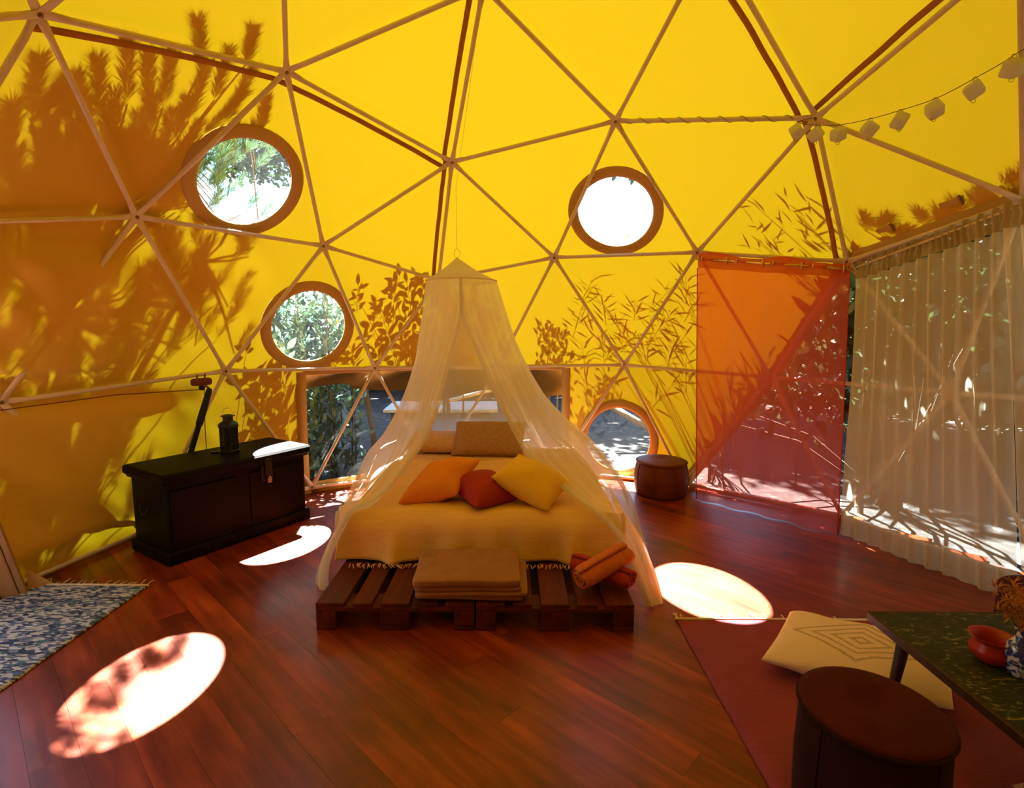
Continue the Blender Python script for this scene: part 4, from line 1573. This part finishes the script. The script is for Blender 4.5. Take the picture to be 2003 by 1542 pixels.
def leaves(pos, dirs, ln, wd, rg, bend=.15):
    n = len(pos)
    d = dirs / np.linalg.norm(dirs, axis=1)[:, None]
    w = np.cross(d, rg.normal(size=(n, 3)) * .6 + V3(0, 0, 1)); w /= np.linalg.norm(w, axis=1)[:, None] + 1e-9
    up = np.cross(w, d)
    l = ln * rg.uniform(.65, 1.15, n)[:, None]
    h = (wd / ln) * l / 2
    P = [pos, pos + d * l * .35 + w * h, pos + d * l * .7 + w * h * .75 - up * l * bend * .5, pos + d * l - up * l * bend, pos + d * l * .7 - w * h * .75 - up * l * bend * .5, pos + d * l * .35 - w * h]
    V = np.stack(P, 1).reshape(-1, 3)
    F = []
    for i in range(n):
        k = 6 * i
        F += [(k, k + 1, k + 5), (k + 1, k + 2, k + 4, k + 5), (k + 2, k + 3, k + 4)]
    return V, F


# --- pine on the left: its shoots stand just outside the skin, in the sun's way
rg = np.random.default_rng(21)
TUF = [((62, 225), (76, 118)), ((15, 300), (28, 200)), ((60, 240), (112, 178)), ((80, 310), (103, 228)), ((175, 250), (150, 150)), ((195, 230), (193, 116)),
       ((250, 200), (250, 80)), ((290, 230), (290, 105)), ((318, 210), (335, 108)), ((392, 140), (388, 42)), ((368, 240), (402, 130)), ((478, 135), (494, 66)),
       ((418, 200), (446, 108)), ((436, 250), (492, 146)), ((395, 270), (470, 195)), ((508, 262), (518, 208)), ((150, 360), (150, 240)), ((210, 350), (208, 225)),
       ((262, 340), (272, 225)), ((310, 330), (332, 225)), ((345, 330), (385, 250)), ((30, 400), (30, 300)), ((92, 400), (90, 300)), ((20, 330), (5, 250)), ((350, 390), (400, 320)), ((130, 240), (132, 160)),
       ((230, 300), (225, 180)), ((285, 300), (300, 190)), ((340, 280), (365, 200)), ((170, 300), (168, 200))]
for k in range(46):
    x = rg.uniform(-10, 350); y = rg.uniform(310, 440) if x < 260 else rg.uniform(330, 400)
    TUF.append(((x, y + 45), (x + rg.uniform(0, 45), y - 45)))
tufts, bases = [], []
for b, t in TUF:
    ds = rg.uniform(.45, .95)
    B, T = skin_hit(*b) + SUN * ds, skin_hit(*t) + SUN * ds
    tufts.append((B, T, 520, .10)); bases.append(B)
# looser, farther shoots over the lower left: broken shade with slits of sun
for k in range(118):
    x, y = rg.uniform(-60, 500), rg.uniform(430, 1050)
    if x > 330 and (y > 650 or (x > 430 and rg.random() < .5)): continue
    if rg.random() < .12: continue
    ds = rg.uniform(.9, 1.9)
    B = skin_hit(x, y) + SUN * ds
    dirn = V3(rg.uniform(-.05, .22), rg.uniform(-.15, .15), .42)
    tufts.append((B, B + dirn * rg.uniform(.7, 1.2), 430, .13)); bases.append(B)
# shoots seen through the high left window
for (x, y, dist) in ((392, 330, 1.1), (410, 300, 1.3), (430, 290, 1.2), (400, 370, 1.0), (425, 345, 1.2), (455, 320, 1.4), (480, 300, 1.3), (505, 295, 1.6), (420, 400, 1.2), (445, 385, 1.3), (395, 420, 1.0), (500, 330, 1.5), (470, 420, 1.1), (505, 430, 1.2)):
    P0 = skin_hit(x, y); B = P0 + ray(x, y) * dist
    tufts.append((B, B + V3(.14, -.02, .13) * rg.uniform(.8, 1.3), 130, .12)); bases.append(B)
for (x, y, ds) in ((405, 400, 1.0), (425, 430, 1.2), (400, 350, .9), (450, 440, 1.1), (430, 385, 1.3), (475, 300, 1.2), (440, 305, 1.0)):
    B = skin_hit(x, y) + SUN * ds
    tufts.append((B, B + V3(.10, 0, .22), 300, .11)); bases.append(B)
pine = empty('pine_tree', (-4.3, 6.0, -.14), 'big pine with bristly shoots behind the left of the dome', 'tree')
trunk = [V3(-4.3, 6.0, -.14), V3(-4.25, 5.95, 1.5), V3(-4.3, 5.9, 3.2), V3(-4.2, 5.85, 5.0)]
obj('trunk', tube(trunk, [.17, .15, .12, .08], 12), M['bark'], pine, True)
obj('needles', needles(tufts, rg), M['needle'], pine, kind='stuff')
hubs = [V3(-3.2, 4.6, 2.0), V3(-2.9, 4.3, 3.1), V3(-2.6, 4.4, 3.6), V3(-3.6, 4.2, 2.6), V3(-3.7, 4.4, 1.2), V3(-2.4, 5.0, 3.5)]
lim = []
for h in hubs:
    z = max(.4, h[2] - .7)
    s = catm(trunk, min(1, (z + .14) / 5.14))
    lim.append(tube([s, (s + h) / 2 + V3(0, 0, -.1), h], [.05, .035, .02], 7))
for B in bases:
    h = min(hubs, key=lambda q: np.linalg.norm(q - B))
    lim.append(tube([h, (h + B) / 2 + V3(0, .05, .02), B], [.012, .008, .005], 4))
obj('branches', merge(*lim), M['bark'], pine, True, kind='stuff')

# --- pine bough above the sheer curtain on the right
rg = np.random.default_rng(5)
tufts = []
for k in range(26):
    x = rg.uniform(1668, 2040); y0 = 500 - (x - 1668) * .30
    y = y0 - rg.uniform(0, 55) * (1 if x > 1780 else .9)
    if 1745 < x < 1790 and rg.random() < .7: continue
    B = skin_hit(x, y + 10) + SUN * rg.uniform(.35, .6)
    tufts.append((B, B + V3(rg.uniform(-.06, .10), rg.uniform(-.05, .05), .16), 260, .10))
rp = empty('pine_tree', (4.6, 4.2, -.14), 'slender pine reaching over the right side above the sheer curtain', 'tree')
obj('trunk', tube([V3(4.6, 4.2, -.14), V3(4.5, 4.2, 1.6), V3(4.3, 4.2, 2.7), V3(4.2, 4.2, 3.6)], [.09, .08, .06, .03], 10), M['bark'], rp, True)
obj('needles', needles(tufts, rg), M['needle'], rp, kind='stuff')
lim = [tube([V3(4.4, 4.2, 2.3), V3(3.4, 4.1, 2.55), tufts[0][0]], [.03, .02, .01], 6)]
for t in tufts: lim.append(tube([V3(3.4, 4.05, 2.55), (V3(3.4, 4.05, 2.55) + t[0]) / 2 + V3(.05, 0, .04), t[0]], [.01, .007, .004], 4))
obj('branches', merge(*lim), M['bark'], rp, True, kind='stuff')


# --- leafy shrubs against the back of the dome
def shrub(name, label, stems, ln, wd, mat, seed, pair=.07, spread=.5, bend=.2, lean=0.12, start=.15):
    rg = np.random.default_rng(seed)
    root = empty(name, (stems[0][0], stems[0][1], -.14), label, 'shrub', 'shrubs outside the dome')
    P, D, st = [], [], []
    for (x, y, h) in stems:
        b = V3(x, y, -.14)
        top = b + V3(rg.normal() * lean * h, rg.normal() * lean * .5 * h, h + .14)
        mid = (b + top) / 2 + V3(rg.normal() * .06, rg.normal() * .04, 0)
        path = [b, mid, top]
        st.append(tube([catm(path, t) for t in np.linspace(0, 1, 7)], np.linspace(.012, .003, 7), 5))
        n = int(h / pair)
        for k in range(n):
            t = start + (1 - start) * (k + .5) / n
            c = catm(path, t)
            a0 = k * 2.4 + rg.uniform(-.4, .4)
            for e in (0, math.pi):
                a = a0 + e
                out = V3(math.cos(a), math.sin(a), .55) * spread + V3(0, 0, .35)
                c2 = c + out * rg.uniform(0, .12)
                for _ in range(3):
                    P.append(c2 + rg.normal(size=3) * .05); D.append(out + rg.normal(size=3) * .35)
    P, D = np.array(P), np.array(D)
    keep = np.linalg.norm(P - CTR, axis=1) > R + .12
    obj('foliage', leaves(P[keep], D[keep], ln, wd, rg, bend), M[mat], root, kind='stuff')
    obj('stems', merge(*st), M['bark'], root, True, kind='stuff')
    return root


rr_ = random.Random(3)
shrub('laurel_shrub', 'glossy leaved shrub pressed close behind the leafy round window', [(rr_.uniform(-2.9, -1.75), rr_.uniform(5.5, 6.1), rr_.uniform(1.6, 2.25)) for _ in range(24)], .125, .05, 'laurel', 1, .09, start=.03)
shrub('laurel_shrub', 'glossy leaved shrub behind the left end of the long window', [(rr_.uniform(-2.35, -1.95), rr_.uniform(5.2, 5.5), rr_.uniform(.8, 1.2)) for _ in range(7)], .15, .055, 'crown', 2, .10, start=.02)
shrub('laurel_shrub', 'tall leafy shrub whose shade falls left of the net', [(rr_.uniform(-1.25, -.45), rr_.uniform(5.85, 6.3), rr_.uniform(2.3, 2.95)) for _ in range(9)], .11, .045, 'laurel', 4, .10, start=.45)
shrub('laurel_shrub', 'thin leafy shrub whose shade falls right of the net', [(rr_.uniform(.3, .7), rr_.uniform(5.95, 6.2), rr_.uniform(1.9, 2.4)) for _ in range(3)], .08, .03, 'laurel', 6, .10, start=.6)
shrub('bamboo_clump', 'narrow leaved bamboo clump behind the wall left of the red curtain', [(rr_.uniform(2.0, 2.5), rr_.uniform(5.5, 6.0), rr_.uniform(1.8, 2.4)) for _ in range(6)], .17, .018, 'bamboo', 8, .13, .7, .35, .10, .4)
# leafy sprays that bend close to the skin and print their shade on it
def spray(name, label, root_xy, pts, ln, wd, mat, seed, dist, per=16, size=.22):
    rg = np.random.default_rng(seed)
    b = V3(root_xy[0], root_xy[1], -.14)
    root = empty(name, b, label, 'shrub', 'shrubs outside the dome')
    st, P, D = [], [], []
    for (x, y) in pts:
        a = skin_hit(x, y) + SUN * rg.uniform(*dist)
        path = [b, b + (a - b) * V3(.25, .25, .6), a]
        st.append(tube([catm(path, t) for t in np.linspace(0, 1, 9)], np.linspace(.009, .002, 9), 4))
        dr = V3(rg.normal() * .35, rg.normal() * .2, 1.0); dr /= np.linalg.norm(dr)
        for k in range(per):
            c = a + dr * size * (k / per - .5) * 1.6
            an = k * 2.4
            o = V3(math.cos(an), math.sin(an) * .6, .9)
            P.append(c + o * .015); D.append(o + rg.normal(size=3) * .25)
        st.append(tube([a - dr * size * .8, a + dr * size * .8], [.003, .0015], 4))
    P, D = np.array(P), np.array(D)
    keep = np.linalg.norm(P - CTR, axis=1) > R + .09
    obj('foliage', leaves(P[keep], D[keep], ln, wd, rg, .12), M[mat], root, kind='stuff')
    obj('stems', merge(*st), M['bark'], root, True, kind='stuff')


spray('laurel_shrub', 'upright leafy shrub shading the skin between leafy round window and net', (-1.0, 6.3),
      [(700, 580), (745, 610), (725, 640), (770, 600), (800, 580), (825, 560), (790, 640), (760, 665), (735, 690), (800, 690), (830, 640), (840, 690), (780, 700), (860, 600), (870, 660), (900, 640), (930, 690), (950, 620), (985, 690), (690, 700), (650, 705), (820, 610), (770, 560), (845, 580)],
      .115, .05, 'laurel', 41, (.22, .6))
spray('laurel_shrub', 'leafy shrub printing leaf shadows beside the lantern', (-2.75, 5.4),
      [(490, 745), (515, 770), (500, 800), (535, 790), (560, 770), (545, 830), (510, 840), (565, 830), (480, 700), (555, 735), (530, 740)],
      .13, .055, 'laurel', 42, (.10, .28), 13)
spray('bamboo_clump', 'feathery bamboo printing thin shadows left of the red curtain', (2.4, 6.4),
      [(1150, 560), (1180, 600), (1160, 650), (1210, 640), (1240, 600), (1280, 650), (1300, 620), (1330, 660), (1350, 600), (1200, 690), (1260, 690), (1310, 690), (1340, 560), (1180, 690), (1140, 690), (1130, 620), (1230, 670), (1290, 580), (1150, 760), (1200, 780), (1300, 760), (1340, 720)],
      .17, .015, 'bamboo', 43, (.3, .7), 15, .26)
# arching sprays over the shoulder above the red curtain
rg = np.random.default_rng(12)
sp_, P, D = [], [], []
for k in range(7):
    a = skin_hit(rg.uniform(1470, 1640), rg.uniform(395, 490)) + SUN * rg.uniform(.5, .9)
    b = V3(3.0, 5.5, -.14)
    path = [b, b + V3(-.1, .1, 2.0), (a + b + V3(-.1, .1, 2.0)) / 2 + V3(.2, .2, .75), a]
    sp_.append(tube([catm(path, t) for t in np.linspace(0, 1, 12)], np.linspace(.010, .002, 12), 4))
    for t in np.linspace(.62, 1, 26):
        c = catm(path, t)
        P.append(c + rg.normal(size=3) * .05); D.append(V3(-.6, -.5, .15) + rg.normal(size=3) * .5)
ww = empty('willow_bush', (3.0, 5.5, -.14), 'arching narrow leaved bush shading the skin above the red curtain', 'shrub', 'shrubs outside the dome')
obj('foliage', leaves(np.array(P), np.array(D), .13, .016, rg, .2), M['bamboo'], ww, kind='stuff')
obj('stems', merge(*sp_), M['bark'], ww, True, kind='stuff')
shrub('laurel_shrub', 'dark green shrub seen in the gap between the curtains', [(rr_.uniform(4.4, 5.6), rr_.uniform(6.6, 8.0), rr_.uniform(1.6, 2.6)) for _ in range(12)], .16, .06, 'crown', 15, .10)
shrub('laurel_shrub', 'low green shrub beyond the sheer curtain', [(rr_.uniform(5.6, 7.5), rr_.uniform(4.6, 7.0), rr_.uniform(1.2, 2.0)) for _ in range(12)], .16, .06, 'crown', 16, .10)

# added bush: leaves set along the sun's path to shade the curtains
rg = np.random.default_rng(77)
P, D = [], []
tri_ = [(0, 12, 21), (12, 20, 21), (11, 12, 20), (0, 21, 24), (20, 21, 19), (21, 24, 30), (19, 21, 30)]
for k in range(3600):
    b = rg.dirichlet((1, 1, 1)); t_ = tri_[rg.integers(len(tri_))]
    c = b[0] * ND[t_[0]] + b[1] * ND[t_[1]] + b[2] * ND[t_[2]] + SUN * rg.uniform(.35, 1.1) + V3(.05, .03, -.03)
    P.append(c); D.append(rg.normal(size=3) + V3(.3, .1, -.2))
P, D = np.array(P), np.array(D)
kp = np.linalg.norm(P - CTR, axis=1) > R + .16
cb = empty('shade_bush', (3.6, 4.9, -.14), 'dense dark bush added outside the clear panel to keep sun off the curtains', 'shrub', 'shrubs outside the dome')
obj('foliage', leaves(P[kp], D[kp], .17, .075, rg, .15), M['crown'], cb, kind='stuff')
st_ = []
for k in range(14):
    a = P[kp][rg.integers(kp.sum())]
    b = V3(3.6 + rg.normal() * .15, 4.9 + rg.normal() * .15, -.14)
    st_.append(tube([b, (a + b) / 2 + V3(.25, .25, .1), a], [.025, .016, .006], 6))
obj('stems', merge(*st_), M['bark'], cb, True, kind='stuff')

# --- added unseen crowns, one shape copied: they shade the yard, not the dome
rg = np.random.default_rng(31)
nl = 3600
u = rg.normal(size=(nl, 3)); u /= np.linalg.norm(u, axis=1)[:, None]
u *= (rg.random(nl) ** .38)[:, None]
pos = u * V3(1.9, 1.9, 1.15) + np.array([mnoise.noise_vector(Vector(q * 1.7))[:] for q in u]) * .5
crown = leaves(pos, rg.normal(size=(nl, 3)), .24, .13, rg, .1)
spots = [(-5.2, 8.2), (-2.8, 7.4), (-.8, 7.2), (3.0, 8.6), (4.4, 7.0), (-4.6, 10.4), (-2, 9.8), (.4, 9.6), (6, 9.2), (-6.6, 11.6), (1.2, 11.2), (3.6, 11),
         (5.6, 5.0), (6.0, 2.2), (8.6, 6.4), (8.8, 3.0), (-7.6, 7.2), (-7.2, 3.6), (5.2, 7.6), (7.2, 0.0), (-1.6, 8.6), (7.4, 4.6), (-3.4, 12), (-.8, 12)]
cv_, cf_ = crown
parts_ = []
for gx, gy in spots:
    c = V3(gx, gy, 0) + SUN * rr_.uniform(8.2, 9.6)
    s = rr_.uniform(.9, 1.15)
    parts_.append(xf((cv_ * s, cf_), c, rr_.uniform(0, 6.28)))
obj('shade_canopy', merge(*parts_), M['crown'], None, label='unseen leafy crowns added high over the yard to shade it', cat='shade canopy', kind='stuff')

# --- yard furniture seen through the long window
yt = empty('yard_table', (-.95, 7.35, -.14), 'pale topped wooden table in the shaded yard', 'table')
obj('table_top', box((-.95, 7.35, .40), (1.5, .80, .045), .006, .05), M['white_board'], yt)
for sx in (-.62, .62):
    for sy in (-.30, .30):
        obj('leg', box((-.95 + sx, 7.35 + sy, -.14), (.07, .07, .54), .005, .05), M['bark'], yt)
for k in (-1, 1):
    obj('apron', box((-.95, 7.35 + .30 * k, .31), (1.25, .03, .09), .004, .05), M['bark'], yt)
v, f = box((0, 0, 0), (.95, .14, .035), .005)
an = math.radians(-15)
v = v @ np.array([[math.cos(an), 0, math.sin(an)], [0, 1, 0], [-math.sin(an), 0, math.cos(an)]]).T
v[:, 2] *= 1
lb = empty('leaning_board', (-.42, 6.5, -.14), 'pale board tilted across two stakes behind the bed', 'board')
v = v * V3(1, 1, 1) if v[np.argmax(v[:, 0]), 2] > v[np.argmin(v[:, 0]), 2] else v * V3(1, 1, -1)
obj('board', xf((v, f), (-.42, 6.5, .70)), M['white_board'], lb)
obj('stake', tube([V3(-.78, 6.52, -.14), V3(-.78, 6.52, .58)], .025, 8), M['bark'], lb, True)
obj('stake', tube([V3(-.06, 6.52, -.14), V3(-.06, 6.52, .78)], .025, 8), M['bark'], lb, True)
yp = empty('shed_post', (-2.52, 8.0, -.14), 'grey square post left of the yard table', 'post')
obj('shaft', box((-2.52, 8.0, -.10), (.15, .15, 2.6), .01), M['grey_post'], yp)
obj('foot', box((-2.52, 8.0, -.14), (.24, .24, .06), .01), M['grey_post'], yp)
obj('sapling', tube([V3(-1.62, 6.35, -.14), V3(-1.68, 6.35, .3), V3(-1.78, 6.4, .9), V3(-1.75, 6.4, 1.6), V3(-1.8, 6.5, 2.4)], [.045, .035, .03, .025, .012], 8), M['bark'], None, True,
    label='thin dark trunk standing close outside the long window', cat='tree trunk')
obj('fallen_pole', tube([V3(1.35, 7.4, .45), V3(2.3, 7.1, -.08)], [.05, .045], 10), M['bark'], None, True, label='dark pole lying aslant outside the low round window', cat='pole')
# greenery that closes the yard, partly added as a sky screen
parts_ = []
for k in range(24):
    a = math.radians(-78 + k * 7.2)
    parts_.append(xf((cv_ * V3(1.0, 1.0, 1.15), cf_), V3(math.sin(a) * 13.5, 2 + math.cos(a) * 13.5, .6), rr_.uniform(0, 6.28)))
for x, y, z, s in ((-6, -3, 2, 1.3), (-6, -3, 5, 1.3), (-3, -5, 2, 1.3), (-3, -5, 5, 1.3), (0, -5.5, 2, 1.3), (0, -5.5, 5, 1.3), (3, -5, 2, 1.3), (3, -5, 5, 1.3), (6, -3, 2, 1.3), (6, -3, 5, 1.3), (-7.5, 0, 2, 1.2), (-7.5, 0, 4.5, 1.3)):  # unseen crowns behind the camera, added to block sky light on the dome
    parts_.append(xf((cv_ * s, cf_), V3(x, y, z), rr_.uniform(0, 6.28)))
for x, y, z, s in ((6.9, 6.2, 1.4, 1.0), (7.6, 4.0, 1.6, 1.1), (7.4, 1.6, 1.5, 1.1), (6.4, 8.4, 1.5, 1.1), (7.6, 5.0, 3.6, 1.1), (7.6, 2.4, 3.6, 1.1), (7.0, 7.4, 3.6, 1.0), (7.4, -.6, 2.0, 1.2), (8.0, .4, 4.0, 1.2), (8.5, 6.6, 5.4, 1.2), (8.6, 3.6, 5.6, 1.2), (8.2, 9.2, 4.2, 1.2), (9.0, .8, 6.2, 1.3)):
    parts_.append(xf((cv_ * s, cf_), V3(x, y, z), rr_.uniform(0, 6.28)))
obj('hedge_and_sky_screen', merge(*parts_), M['crown'], None, label='dense hedge of bushes round the yard, with unseen crowns added behind the camera to block sky light', cat='hedge', kind='stuff')
